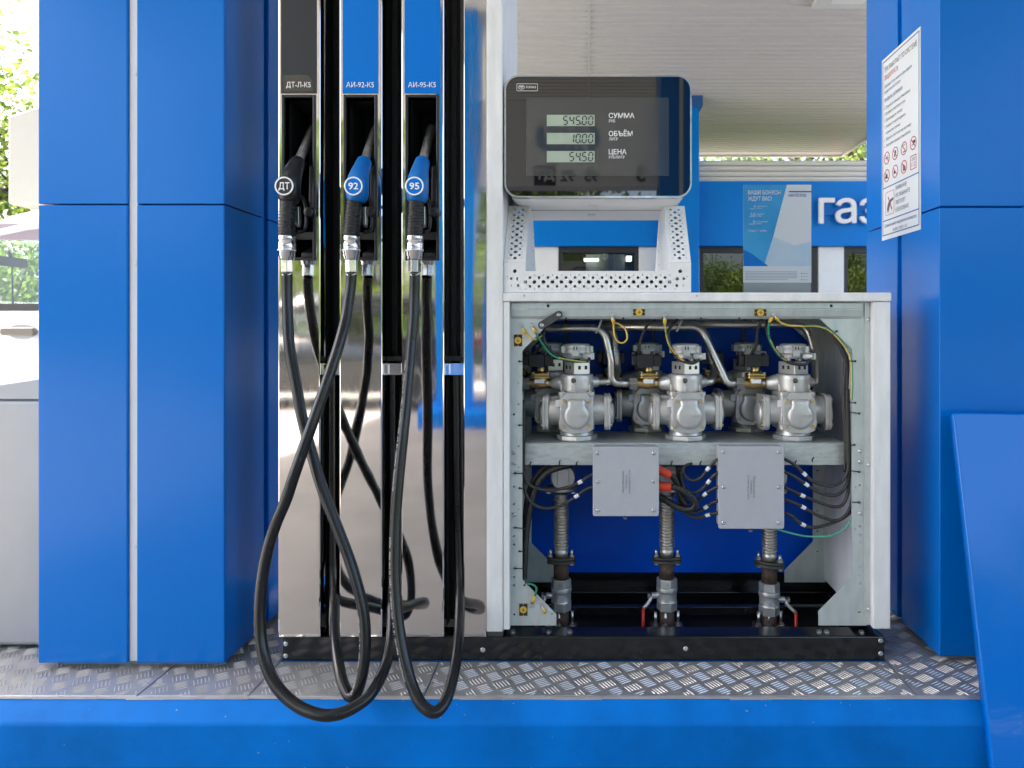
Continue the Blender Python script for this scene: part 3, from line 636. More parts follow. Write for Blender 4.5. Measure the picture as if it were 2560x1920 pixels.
# earth stickers
def earth(px, py, w, h, Y, rotated):
    b = MB(); c = P(px, py, Y); s = 0.001
    b.box(c.x - w / 2 * s, c.x + w / 2 * s, Y - 0.0006, Y, c.z - h / 2 * s, c.z + h / 2 * s); st = b.build('earth_sticker', 'yellow', D)
    b = MB(); b.box(c.x - (w / 2 - 0.7) * s, c.x + (w / 2 - 0.7) * s, Y - 0.0009, Y - 0.0005, c.z - (h / 2 - 0.7) * s, c.z + (h / 2 - 0.7) * s); b.build('sticker_field', 'print_black', st)
    b = MB(); b.lathe([(0.0088, 0), (0.0088, 0.0004)], (c.x, Y - 0.0009, c.z), (0, -1, 0), 20); b.build('sticker_disc', 'yellow', st)
    b = MB(); y0, y1 = Y - 0.0018, Y - 0.0013
    def bar(u0, u1, v0, v1):
        if rotated: u0, u1, v0, v1 = -v1, -v0, u0, u1
        b.box(c.x + u0 * s, c.x + u1 * s, y0, y1, c.z + v0 * s, c.z + v1 * s)
    bar(-0.5, 0.5, 0, 5); bar(-4.6, 4.6, -0.9, 0); bar(-3, 3, -2.6, -1.8); bar(-1.4, 1.4, -4.2, -3.4); b.build('earth_mark', 'print_black', st)
    for dx, dz in (((w / 2 - 2.6, 0), (-w / 2 + 2.6, 0)) if rotated else ((0, h / 2 - 2.6), (0, -h / 2 + 2.6))): screw(st, (c.x + dx * s, Y - 0.0008, c.z + dz * s), r=0.0009, name='pin')
earth(1295, 851, 22, 31, 0.0164, False); earth(1597.5, 780.5, 31, 17, 0.0055, True); earth(1901, 781.5, 31, 18, 0.0055, True); earth(1308.5, 1524, 22, 32, 0.0164, False)
# ring terminals and earth wires
def terminal(px, py, Y, tip, wires, m2='wire_yellow', r=0.0023):
    """px,py bolt; tip px where the yellow sleeve ends"""
    s = screw(D, P(px, py, Y), r=0.0044, name='earth_bolt', kind='socket'); a = P(px, py, Y - 0.0015); c = P(*tip, Y - 0.004); dd = (c - a)
    b = MB(); b.lathe([(0.0068, 0), (0.0068, 0.001)], (a.x, a.y + 0.001, a.z), (0, -1, 0), 14); b.cyl(a + dd * 0.2, a + dd * 0.6, 0.003, n=8); b.build('ring_terminal', 'zinc', D)
    b = MB(); b.tube([a + dd * 0.42, a + dd * 0.5, a + dd * 0.72, a + dd * 0.76, a + dd * 1.0], [0.0044, 0.0048, 0.0046, 0.0036, 0.0036], 10); b.build('terminal_sleeve', 'yellow', D)
    return c
def wire(pts, r, m, name='wire', parent=None, n=8, sm=8):
    b = MB(); b.tube(cr(pts, sm), r, n); return b.build(name, m, parent or D)
ty = fy - 0.0016
c = terminal(1302.5, 813, ty, (1314, 835), None); wire([c, P(1322, 842, 0.012), P(1333, 848.5, 0.013), P(1346, 845, 0.03), P(1356, 838, 0.05)], 0.0023, 'wire_yellow')
c = terminal(1329, 813, ty, (1340, 833), None)
gpts = [c, P(1349, 848, 0.02), P(1360, 865, 0.03), P(1375, 884, 0.04), P(1395, 895, 0.045), P(1420, 900, 0.05), P(1450, 904, 0.05), P(1474, 905, 0.05)]
wire(gpts, 0.0026, 'green'); wire([p + V(0.001, -0.0022, 0.0012) for p in gpts[4:]], 0.0011, 'wire_yellow')
c = terminal(1530, 787, 0.008, (1534, 810), None); wire([c, P(1534, 822, 0.006), P(1537, 842, 0.007), P(1548, 856, 0.008), P(1560, 856, 0.01), P(1568, 845, 0.012), P(1564, 825, 0.014), P(1552, 813, 0.014), P(1538, 807, 0.012)], 0.0022, 'wire_yellow')
c = terminal(1661.5, 787, 0.008, (1662, 811), None)
gp = [c, P(1664, 825, 0.01), P(1668, 848, 0.02), P(1676, 868, 0.03), P(1688, 884, 0.045), P(1703, 898, 0.055), P(1722, 906, 0.06), P(1742, 907, 0.06)]
wire(gp, 0.0024, 'wire_yellow'); wire([p + V(0.0016, -0.0014, 0) for p in gp[:4]], 0.0009, 'green')
c = terminal(1934, 786, 0.008, (1923, 806), None)
gp = [c, P(1921, 822, 0.01), P(1924, 850, 0.02), P(1935, 872, 0.03), P(1950, 891, 0.045), P(1966, 902, 0.055), P(1985, 909, 0.06), P(2004, 911, 0.06)]
wire(gp, 0.0026, 'green'); wire([p + V(0.0012, -0.0022, 0.0004) for p in gp[2:]], 0.0011, 'wire_yellow')
c = terminal(1934.5, 786.5, 0.0072, (1947, 802), None)
gp = [c, P(1955, 808, 0.006), P(1975, 814, 0.008), P(2005, 815, 0.01), P(2040, 815, 0.012), P(2065, 822, 0.012), P(2085, 836, 0.013), P(2105, 858, 0.014), P(2120, 880, 0.015), P(2128, 905, 0.016), P(2129, 950, 0.016), P(2129, 1000, 0.018)]
wire(gp, 0.0024, 'wire_yellow'); wire([p + V(0.0012, -0.0016, 0.0012) for p in gp[3:]], 0.0015, 'green')
# lower left: green earth wire and spare terminals
c = terminal(1328.5, 1514, ty, (1337, 1490), None); wire([c, P(1340, 1480, 0.012), P(1341, 1470, 0.013), P(1333, 1462, 0.013), P(1319, 1459, 0.02), P(1312, 1456, 0.03)], 0.0026, 'green')
terminal(1355.5, 1514, ty, (1363, 1534), None)
# ---- cross beam
b = MB(); b.prism([(0.048, Z(1163, .048)), (0.048, Z(1109, .048)), (0.052, Z(1107, .05)), (0.26, Z(1107, .05)), (0.26, Z(1163, .048)), (0.255, Z(1163, .048)), (0.255, Z(1111, .05)), (0.054, Z(1111, .05)), (0.054, Z(1163, .048))], 'x', X(1312, .05), X(2114, .05)); beam = b.build('cross_beam', 'galv_beam', D, 0.0015)
BZ = Z(1107, 0.05)
for px, py in ((1326, 1160), (1399, 1156), (1442, 1159), (1679, 1158), (1751, 1158), (2032, 1148), (1989, 1157)):
    b = MB(); p = P(px, py, 0.046); b.tube(cr([p + V(0, 0.003, -0.008), p + V(-0.001, 0, 0), p + V(0.002, -0.003, 0.006)], 4), 0.0016, 6); b.build('cable_tie', 'black', beam)
# ---- flow meters
def meter(x, y, z):
    b = MB()
    b.lathe([(0.052, 0), (0.054, 0.002), (0.054, 0.012), (0.052, 0.0135)], (0, 0, 0), (0, 0, 1), 8, False)
    b.lathe([(0.046, 0.0135), (0.043, 0.02), (0.042, 0.034), (0.045, 0.05), (0.0455, 0.112)], (0, 0, 0), (0, 0, 1), 20)
    b.prism(rrect(-0.0465, 0.0465, -0.043, 0.043, 0.012, 4), 'z', 0.030, 0.118)
    b.prism(rrect(-0.0475, 0.0475, -0.045, 0.045, 0.010, 4), 'z', 0.118, 0.128)
    b.lathe([(0.044, 0.128), (0.0435, 0.14), (0.0445, 0.158), (0.0445, 0.170), (0.042, 0.173)], (0, 0, 0), (0, 0, 1), 28)
    for sx in (-1, 1): b.lathe([(0.041, 0.0), (0.041, 0.03), (0.039, 0.074)], (0, 0, 0.078), (sx, 0, 0), 24)
    for k in range(6):
        q = R(60 * k + 20); b.cyl((0.041 * math.cos(q), 0.041 * math.sin(q), 0.128), (0.0435 * math.cos(q), 0.0435 * math.sin(q), 0.147), 0.0055, 0.003, 8)
    b.cyl((-0.03, 0.01, 0.150), (-0.066, 0.02, 0.146), 0.026, 0.016, 16)          # inlet adapter
    b.cyl((0.03, 0.01, 0.150), (0.056, 0.02, 0.150), 0.017, 0.0135, 14)
    body = b.build('flow_meter', 'cast', D, 0.0012, 2); body.location = Vector((x, y, z)) ; W[body.name] = Vector()
    for v in body.data.vertices: v.co += W[D.name]
    # (the mesh is modelled around its own origin)
    return body
def sub(b, name, m, par, bevel=0):
    me = b.mesh(name); return place(name, me, m, par, bevel)
def rotz(p, a): return (p[0] * math.cos(a) - p[1] * math.sin(a), p[0] * math.sin(a) + p[1] * math.cos(a), p[2])
def cover(par, ang, big=True, yoff=-0.043, name='cover'):
    """meter cover facing -y, turned by ang about z"""
    def tr(b): b.v = [rotz(v, ang) for v in b.v]; return b
    out = [(-0.040, 0.036), (-0.024, 0.055), (0.024, 0.055), (0.040, 0.036), (0.044, -0.028), (0.038, -0.042), (0.02, -0.049), (-0.02, -0.049), (-0.038, -0.042), (-0.044, -0.028)]
    zc = 0.072
    if not big: out = rrect(-0.042, 0.042, -0.044, 0.048, 0.014, 4)
    b = MB(); b.prism([(u, zc + w) for u, w in out], 'y', yoff, yoff - 0.009); b.prism([(u * 1.005, zc + w * 1.005) for u, w in out], 'y', yoff - 0.0096, yoff - 0.016)
    pl = sub(tr(b), name, 'cast', par, 0.0014)
    b = MB(); rr = [(0.0335, -0.001), (0.0335, 0.006), (0.031, 0.0105), (0.024, 0.0128), (0.004, 0.0135)] if big else [(0.033, -0.001), (0.031, 0.005), (0.022, 0.0095), (0.004, 0.0115)]
    if not big: b.lathe(rr, (0, yoff - 0.016, zc - 0.004), (0, -1, 0), 28)
    else:                                                        # raised keyhole: round chamber with a square neck above
        rings = []
        for ins, dep in ((0.0, -0.001), (0.0, 0.006), (0.0015, 0.0092), (0.005, 0.0118), (0.011, 0.0132)):
            ring = []
            for k in range(48):
                q = 2 * math.pi * k / 48; c_, s_ = math.cos(q), math.sin(q); r_ = 0.0335 - ins
                if s_ > 0.3:
                    bx_ = min((0.0235 - ins) / max(abs(c_), 1e-6), (0.0435 - ins) / s_); r_ = max(r_, bx_)
                ring.append((r_ * c_, yoff - 0.016 - dep, zc - 0.004 + r_ * s_))
            rings.append(ring)
        b.rings(rings)
    sub(tr(b), 'cover_dome', 'cast', par)
    for u, w in ((-0.0315, 0.0345), (0.0315, 0.0345), (-0.0345, -0.031), (0.0345, -0.031)):
        p = rotz((u, yoff - 0.016, zc + w), ang); nn = rotz((0, -1, 0), ang)
        s = screw(par, Vector(p), nn, 0.0047, 'cap', 'brassbolt', 'bolt'); 
    return pl
def make_meter():
    m = meter(0, 0, 0)
    for p in m.data.vertices: pass
    cover(m, 0, True); cover(m, math.pi / 2, False, -0.073); cover(m, -math.pi / 2, False, -0.073)
    text('ТОПАЗ', m, 'cast', (0.002, -0.0722, 0.066), FR, FU, 0.0065, 0.028, 'L', 0.004, name='cast_lettering', lift=0.0, extrude=0.05)
    me = curve2d([ell(0, 0, 0.0085, 0.0055), ell(0, 0, 0.0073, 0.0043)], 0.0008)
    for v in me.vertices: c = v.co.copy(); v.co = Vector((-0.009 + c.x, -0.0724 - c.z, 0.069 + c.y))
    me.materials.clear(); place('cast_emblem', me, 'cast', m)
    b = MB(); b.box(-0.0235, 0.0235, -0.030, 0.030, 0.1735, 0.206)
    bx = b; tin = sub(bx, 'counter_box', 'tin', m, 0.0012); tin.rotation_euler = (0, 0, R(28))
    for u in (-0.011, 0.008):
        b = MB(); b.box(u, u + 0.0075, -0.0306, -0.0296, 0.186, 0.1955); o = sub(b, 'slot', 'blackmatte', m); o.rotation_euler = (0, 0, R(28))
        b = MB(); b.box(-0.0241, -0.0231, u, u + 0.0075, 0.186, 0.1955); o = sub(b, 'slot', 'blackmatte', m); o.rotation_euler = (0, 0, R(28))
    b = MB()
    for k in range(4): q = R(45 + 90 * k); b.cyl((0.021 * math.cos(q), 0.021 * math.sin(q), 0.205), (0.021 * math.cos(q), 0.021 * math.sin(q), 0.218), 0.005, n=10)
    sub(b, 'spacer', 'zinc', m)
    b = MB(); b.lathe([(0.027, 0.214), (0.03, 0.217), (0.03, 0.226), (0.036, 0.228), (0.036, 0.236), (0.0345, 0.237), (0.0345, 0.2415), (0.036, 0.2425), (0.036, 0.249), (0.032, 0.253), (0.012, 0.2545)], (0, 0, 0), (0, 0, 1), 30)
    for a in (20, 140, 200, 320):
        q = R(a); c_, s_ = math.cos(q), math.sin(q)
        b.add([rotz(v, q) for v in [(x_, y_, z_) for x_ in (0.03, 0.045) for y_ in (-0.006, 0.006) for z_ in (0.229, 0.247)]], [(0, 1, 3, 2), (4, 6, 7, 5), (0, 4, 5, 1), (2, 3, 7, 6), (0, 2, 6, 4), (1, 5, 7, 3)])
    b.box(-0.012, 0.006, -0.041, -0.03, 0.221, 0.250); b.box(-0.010, 0.004, -0.046, -0.04, 0.236, 0.248)
    sub(b, 'pulser_head', 'cast2', m, 0.001)
    b = MB()
    for u in (-0.008, -0.001): b.box(u, u + 0.003, -0.0466, -0.0458, 0.238, 0.246)
    sub(b, 'latch_slot', 'blackmatte', m)
    b = MB(); b.cyl((0.022, -0.026, 0.221), (0.036, -0.042, 0.221), 0.010, n=6, smooth=False); b.cyl((0.034, -0.040, 0.221), (0.040, -0.046, 0.221), 0.0085, n=12); sub(b, 'cable_gland', 'cast2', m, 0.0006)
    b = MB(); b.box(0.034, 0.046, -0.046, -0.034, 0.213, 0.23); sub(b, 'gland_bracket', 'tin', m, 0.001)
    b = MB(); b.prism([(-0.055, 0.089), (-0.039, 0.091), (-0.040, 0.110), (-0.054, 0.107)], 'y', -0.0465, -0.0455)
    sub(b, 'label_tag', 'print_white', m)
    b = MB(); b.lathe([(0.0065, 0), (0.0065, 0.003), (0.004, 0.004)], (-0.008, -0.0445, 0.158), (0.3, -1, 0.1), 12); sub(b, 'lead_seal', 'flange', m)
    b = MB(); b.tube(cr([(-0.008, -0.047, 0.160), (-0.005, -0.046, 0.168), (-0.006, -0.034, 0.176)], 5), 0.0005, 5); sub(b, 'seal_wire', 'zinc', m)
    b = MB(); b.tube(cr([(-0.024, -0.048, 0.127), (-0.04, -0.058, 0.118), (-0.07, -0.05, 0.112)], 5), 0.0005, 5); sub(b, 'seal_wire', 'zinc', m)
    for sx, sy in ((-0.036, -0.034), (0.036, -0.034), (-0.036, 0.034), (0.036, 0.034)): screw(m, (sx, sy, 0.128), (0, 0, 1), 0.0046, 'cap', 'brassbolt', 'bolt')
    # brass solenoid valve on the inlet
    b = MB(); b.lathe([(0.0125, 0), (0.0135, 0.002), (0.0135, 0.012), (0.012, 0.013), (0.0155, 0.03), (0.0155, 0.038), (0.012, 0.05), (0.0125, 0.062)], (-0.066, 0.02, 0.146), (-1, 0, 0), 18)
    b.cyl((-0.096, 0.02, 0.146), (-0.096, 0.02, 0.164), 0.021, n=18); b.prism(rrect(-0.121, -0.071, -0.004, 0.044, 0.009, 4), 'z', 0.161, 0.1665); b.prism(rrect(-0.121, -0.071, -0.004, 0.044, 0.009, 4), 'z', 0.168, 0.174)
    b.lathe([(0.017, 0.174), (0.0115, 0.179), (0.0112, 0.191)], (-0.096, 0.02, 0), (0, 0, 1), 18); va = sub(b, 'solenoid_valve', 'brass', m, 0.001)
    for u, w in ((-0.116, 0.001), (-0.076, 0.001), (-0.116, 0.039), (-0.076, 0.039)): screw(m, (u, w, 0.174), (0, 0, 1), 0.0034, 'cap', 'zinc', 'bolt')
    b = MB(); b.box(-0.112, -0.086, -0.0045, -0.0035, 0.148, 0.158); sub(b, 'valve_label', 'print_white', m)
    screw(m, (-0.079, 0.003, 0.149), (0.3, -1, 0), 0.005, 'cap', 'zinc', 'bolt')
    b = MB(); b.box(-0.128, -0.086, -0.003, 0.043, 0.191, 0.224); b.box(-0.142, -0.128, 0.005, 0.037, 0.195, 0.222); b.cyl((-0.135, 0.02, 0.222), (-0.135, 0.02, 0.231), 0.009, n=8)
    sub(b, 'solenoid_coil', 'black', m, 0.0018)
    b = MB(); b.box(-0.0855, -0.064, 0.0, 0.040, 0.193, 0.223); b.cyl((-0.075, 0.02, 0.223), (-0.075, 0.02, 0.228), 0.007, n=8); sub(b, 'coil_plug', 'black', m, 0.002)
    b = MB(); b.cyl((-0.127, 0.02, 0.146), (-0.148, 0.02, 0.146), 0.0185, n=6, smooth=False, rot=R(30)); sub(b, 'union_nut', 'nut', m, 0.0012)
    return m
fm = make_meter()
W[fm.name] = Vector()
MY = 0.112
spots = [(1441, MY), (1722, MY), (2000, MY), (1378, 0.268), (1617, 0.268), (1866, 0.268)]
MPOS = []
for k, (px, y) in enumerate(spots):
    o = fm if k == 0 else copy_tree(fm, D)
    # place so that the front cover centre projects onto the photographed column
    pos = Vector((X(px, y - 0.06 if k < 3 else y), y, BZ + 0.0004)); MPOS.append(pos)
    o.location = pos - W[D.name]
fm_children = None
# ---- pipes to the meters
def pipe(pts, r=0.0105, rad=0.04, m='tube', name='fuel_pipe'):
    b = MB(); b.tube(fillet(pts, rad, 8), r, 16); return b.build(name, m, D)
def inlet(k): p = MPOS[k]; return p + V(-0.146, 0.02, 0.146)
def outlet(k): p = MPOS[k]; return p + V(0.05, 0.02, 0.150)
zt = Z(820, 0.12); yt = 0.125
q = inlet(1); pipe([(X(1300, .1), yt, zt), (X(1510, .125), yt, zt), (X(1527, .125), yt - 0.002, Z(900, .125)), (X(1528, .125), q.y, q.z), q], 0.0107, 0.042)
q = inlet(2); pipe([(X(1506, .16), 0.15, Z(817, .15)), (X(1752, .15), 0.15, Z(817, .15)), (X(1806, .13), 0.135, q.z + 0.03), (X(1818, .13), q.y, q.z), q], 0.0107, 0.045)
q = inlet(0); pipe([(X(1290, .13), q.y, q.z), q], 0.0107)
zt2 = Z(811, .21)
q = outlet(2); pipe([(X(1500, .2), 0.21, zt2), (X(2020, .2), 0.21, zt2), (X(2038, .18), 0.19, Z(880, .18)), (X(2034, .14), q.y, q.z), q], 0.0107, 0.045)
q = outlet(0); pipe([(X(1500, .22), 0.235, zt2 + .002), (X(1535, .2), 0.215, Z(830, .2)), (X(1545, .17), 0.19, Z(930, .17)), (X(1530, .15), q.y, q.z), q], 0.0107, 0.04)
q = outlet(1); pipe([(X(1730, .22), 0.235, zt2 + .002), (X(1765, .2), 0.215, Z(830, .2)), (X(1790, .17), 0.19, Z(925, .17)), (X(1775, .15), q.y, q.z), q], 0.0107, 0.04)
for px, py, Y in ((1498, 816, 0.108), (1700, 812, 0.132)):
    b = MB(); c = P(px, py, Y); b.tube(cr([c + V(0.006, 0.01, 0.022), c + V(0.003, -0.001, 0.008), c + V(-0.004, -0.002, -0.008), c + V(-0.008, 0.008, -0.018)], 5), 0.0028, 6); b.build('pipe_tie', 'strip', D)
# cables falling to the meters and coils
for pts in ([(1362, 820, .06), (1358, 838, .05), (1366, 862, .05), (1385, 884, .06), (1405, 897, .07), (1440, 903, .06), (1470, 902, .05), (1473, 896, .06)],
            [(1624, 800, .09), (1606, 838, .10), (1598, 868, .11), (1601, 893, .13)],
            [(1694, 798, .08), (1678, 815, .07), (1670, 840, .06), (1682, 878, .06), (1702, 900, .06), (1730, 908, .055), (1748, 900, .06)],
            [(1906, 798, .09), (1894, 828, .10), (1890, 862, .11), (1875, 892, .13)],
            [(1918, 800, .08), (1916, 822, .07), (1925, 850, .06), (1945, 884, .06), (1972, 906, .055), (2012, 911, .055), (2024, 898, .06)],
            [(1415, 800, .2), (1416, 840, .2), (1414, 872, .24)], [(1637, 800, .22), (1632, 850, .24)], [(1862, 800, .22), (1858, 860, .25)], [(1345, 830, .12), (1352, 860, .14), (1330, 890, .15)]):
    wire([P(*p) for p in pts], 0.0042, 'cable', 'cable')
for px, py, Y in ((1356, 848, .045), (1404, 895, .055), (1668, 834, .012), (1690, 889, .045), (1924, 840, .012), (1953, 892, .045)):
    b = MB(); c = P(px, py, Y); b.tube([c + V(0.005 * math.cos(R(30 * k)), 0.005 * math.sin(R(30 * k)), 0.001 * k / 12) for k in range(13)], 0.0012, 5, False); b.build('cable_tie', 'black', D)
# ---- junction boxes
def jbox(x0, x1, y0, y1, rows, up, lines, fm_):
    xa, xb, za, zc = X(x0), X(x1), Z(y1), Z(y0); b = MB(); b.box(xa + 0.003, xb - 0.003, 0.0075, 0.046, za + 0.003, zc - 0.001); bd = b.build('junction_box', 'boxgrey', D, 0.003)
    ch = 0.0035; b = MB(); b.prism([(xa, za + ch), (xa + ch, za), (xb - ch, za), (xb, za + ch), (xb, zc), (xa, zc)], 'y', -0.001, 0.007); lidb = b.build('box_lid', 'boxgrey', bd, 0.0014)
    for px in (x0 + 13, x1 - 13.5):
        for py in rows: screw(lidb, P(px, py, -0.001), r=0.0036, name='screw')
    screw(bd, P((x0 + x1) / 2 - 2, y1 + 3, 0.02), (0, 0, -1), 0.004, 'hexnut', name='earth_stud')
    r_, u_ = ((0, 0, 1), (-1, 0, 0)) if up else ((0, 0, -1), (1, 0, 0))
    for (px, py, sx, w) in lines: text(sx, lidb, fm_, P(px, py, -0.001), r_, u_, 0.0038, w, 'C', lift=0.0005)
    return bd
jb1 = jbox(1482, 1647.5, 1117, 1290.5, (1133, 1204, 1276), True, [(1560, 1204, 'ПРЕДУПРЕЖДЕНИЕ-', 0.056), (1568, 1204, 'ОТКРЫВАТЬ,', 0.035), (1576, 1204, 'ОТКЛЮЧИВ ОТ СЕТИ', 0.059)], 'print_grey')
jb2 = jbox(1796, 1960.5, 1116, 1322, (1130, 1218, 1307), False, [(1883, 1218, 'ПРЕДУПРЕЖДЕНИЕ-', 0.056), (1876, 1218, 'ОТКРЫВАТЬ,', 0.035), (1868.5, 1218, 'ОТКЛЮЧИВ ОТ СЕТИ', 0.059)], 'print_grey')
# ---- cables at the boxes with white markers
def marked(pts, Ys, mk, r=0.0041):
    k = len(pts); pp = [P(px, py, Ys[0] + (Ys[1] - Ys[0]) * i / (k - 1)) for i, (px, py) in enumerate(pts)]
    o = wire(pp, r, 'cable', 'cable'); path = resample(cr(pp, 10), 0.002)
    tgt = P(*mk, (Ys[0] + Ys[1]) / 2); i = min(range(len(path)), key=lambda j: (path[j].x - tgt.x) ** 2 + (path[j].z - tgt.z) ** 2)
    a = max(0, i - 3); b = MB(); b.tube(path[a:a + 7], r * 1.22, 10); b.build('cable_marker', 'print_white', o)
RB = [(2120, 1100), (2119, 1050), (2117, 973)]
marked([(1961, 1147), (1985, 1161), (2011, 1185), (2030, 1202), (2054, 1211), (2080, 1215), (2105, 1203), (2118, 1180), (2121, 1150)] + RB, (.022, .022), (2012, 1185))
marked([(1962, 1180), (1990, 1194), (2016, 1211), (2040, 1227), (2062, 1236), (2088, 1238), (2110, 1224), (2121, 1192), (2124, 1150)] + [(a + 3, c) for a, c in RB], (.022, .028), (2016, 1211))
marked([(1962, 1219), (1983, 1228), (2006, 1239), (2030, 1249), (2054, 1258), (2085, 1267), (2106, 1262), (2119, 1235), (2124, 1190), (2126, 1140)], (.022, .03), (2006, 1239))
marked([(1962, 1249), (1985, 1257), (2008, 1268), (2030, 1281), (2054, 1292), (2085, 1301), (2108, 1294), (2124, 1272), (2132, 1240)], (.022, .032), (2007, 1268))
marked([(1962, 1282), (1979, 1290), (1993, 1302), (2008, 1312), (2032, 1319), (2067, 1312), (2105, 1297), (2130, 1278)], (.022, .034), (2008, 1312))
wire([P(a, c, .026) for a, c in [(1930, 1319), (1955, 1327), (1978, 1333), (2010, 1340), (2042, 1341.5), (2070, 1340), (2095, 1332), (2115, 1317), (2132, 1296)]], 0.0024, 'mint')
marked([(1795, 1148), (1785, 1155), (1770, 1172), (1752, 1194), (1735, 1201), (1718, 1195), (1708, 1180), (1712, 1166), (1730, 1158)], (.022, .05), (1770, 1171))
marked([(1795, 1182), (1783, 1190), (1770, 1206), (1752, 1225), (1732, 1233), (1714, 1224), (1704, 1200), (1706, 1175), (1720, 1160)], (.022, .05), (1772, 1203))
marked([(1795, 1216), (1780, 1224), (1763, 1235), (1745, 1250), (1725, 1258), (1706, 1240), (1701, 1210), (1702, 1165)], (.022, .06), (1763, 1235))
marked([(1795, 1252), (1780, 1258), (1765, 1268), (1745, 1279), (1725, 1280), (1708, 1262), (1700, 1225), (1698, 1165)], (.022, .065), (1766, 1267))
marked([(1795, 1282), (1783, 1284), (1769, 1288), (1748, 1294), (1722, 1287), (1703, 1266), (1694, 1225), (1693, 1165)], (.022, .07), (1769, 1288))
marked([(1482, 1186), (1466, 1195), (1449, 1206), (1417, 1219), (1377, 1225), (1343, 1221), (1318, 1206), (1309, 1180), (1309, 1120), (1309, 1000)], (.026, .032), (1450, 1205.5))
marked([(1482, 1217), (1463, 1225), (1442, 1240), (1405, 1263), (1367, 1271), (1338, 1263), (1317, 1240), (1309, 1205), (1308, 1150)], (.026, .034), (1441.5, 1240))
b = MB(); c = P(1704, 1181, .045); b.box(c.x - 0.007, c.x + 0.007, c.y - 0.008, c.y + 0.01, c.z - 0.003, c.z + 0.003); b.build('cable_tie', 'black', D, 0.001)
# red sleeves and corrugated conduits
def corr(pts, r, name='conduit', pitch=0.0058):
    path = resample(cr([Vector(p) for p in pts], 14), pitch / 3); rr = [r * (1.0, 1.0, 0.80)[i % 3] for i in range(len(path))]
    b = MB(); b.tube(path, rr, 12); return b.build(name, 'conduit', D)
for pts, r_ in (([(1640, 1172), (1655, 1178), (1677, 1188)], 0.0105), ([(1640, 1215), (1658, 1217), (1677, 1217)], 0.0118)):
    b = MB(); b.tube(cr([P(a, c, 0.02) for a, c in pts], 5), r_, 14); b.build('red_sleeve', 'red', D)
corr([P(1674, 1187, .02), P(1684, 1194, .024), P(1692, 1208, .03), P(1697, 1225, .036), P(1706, 1245, .04), P(1716, 1262, .04)], 0.0088)
corr([P(1674, 1217, .020), P(1690, 1219, .018), P(1708, 1226, .016), P(1726, 1239, .016), P(1738, 1256, .018), P(1733, 1270, .022), P(1716, 1273, .026), P(1694, 1268, .03), P(1670, 1254, .034), P(1648, 1242, .04)], 0.0094)
corr([P(1430, 1160, .07), P(1405, 1167, .06), P(1378, 1176, .05), P(1354, 1194, .045), P(1338, 1222, .042), P(1328, 1259, .04), P(1320, 1300, .038), P(1314, 1350, .036), P(1312, 1398, .034), P(1309, 1448, .034)], 0.0088)
corr([P(1372, 1160, .08), P(1352, 1176, .07), P(1333, 1205, .06), P(1321, 1240, .055), P(1314, 1290, .05), P(1310, 1350, .05), P(1308, 1420, .05)], 0.0088)
# right hand bundle
for k, dx in enumerate((0, 3.2, -3)):
    wire([P(a + dx, c, .024 + 0.004 * (k % 2)) for a, c in [(2082, 826), (2092, 848), (2106, 876), (2116, 903), (2117 - 2 * k, 950), (2116 - 2 * k, 1000), (2117, 1050), (2120, 1110), (2122, 1160)]], 0.0042, 'cable', 'cable')
wire([P(a, c, .03) for a, c in [(2112, 905), (2109, 960), (2107, 1010), (2110, 1060), (2113, 1120), (2112, 1180)]], 0.0038, 'cable', 'cable')
def tie(p, q, Y=0.012):
    b = MB(); a, c = P(*p, Y), P(*q, Y - 0.002); b.tube([a, a + (c - a) * 0.9], 0.0013, 6); b.tube([c - (c - a).normalized() * 0.004, c], 0.0027, 8); b.build('cable_tie', 'black', D)
for p, q in (((2080, 836), (2094, 827)), ((2110, 902), (2140, 903)), ((2117, 1007), (2140, 1007)), ((2110, 1028), (2150, 1034)), ((2118, 1114), (2138, 1112)), ((2118, 1176), (2150, 1180)), ((2130, 1256), (2149, 1256)),
             ((1310, 903.5), (1297, 903.5)), ((1313, 1063), (1297, 1063)), ((1310, 1184), (1286, 1183)), ((1306, 1222), (1297, 1220)), ((1315, 1322), (1286, 1319)), ((1309, 1380), (1297, 1378)), ((1313, 1422), (1286, 1421)), ((1314, 1457), (1310, 1465))): tie(p, q)
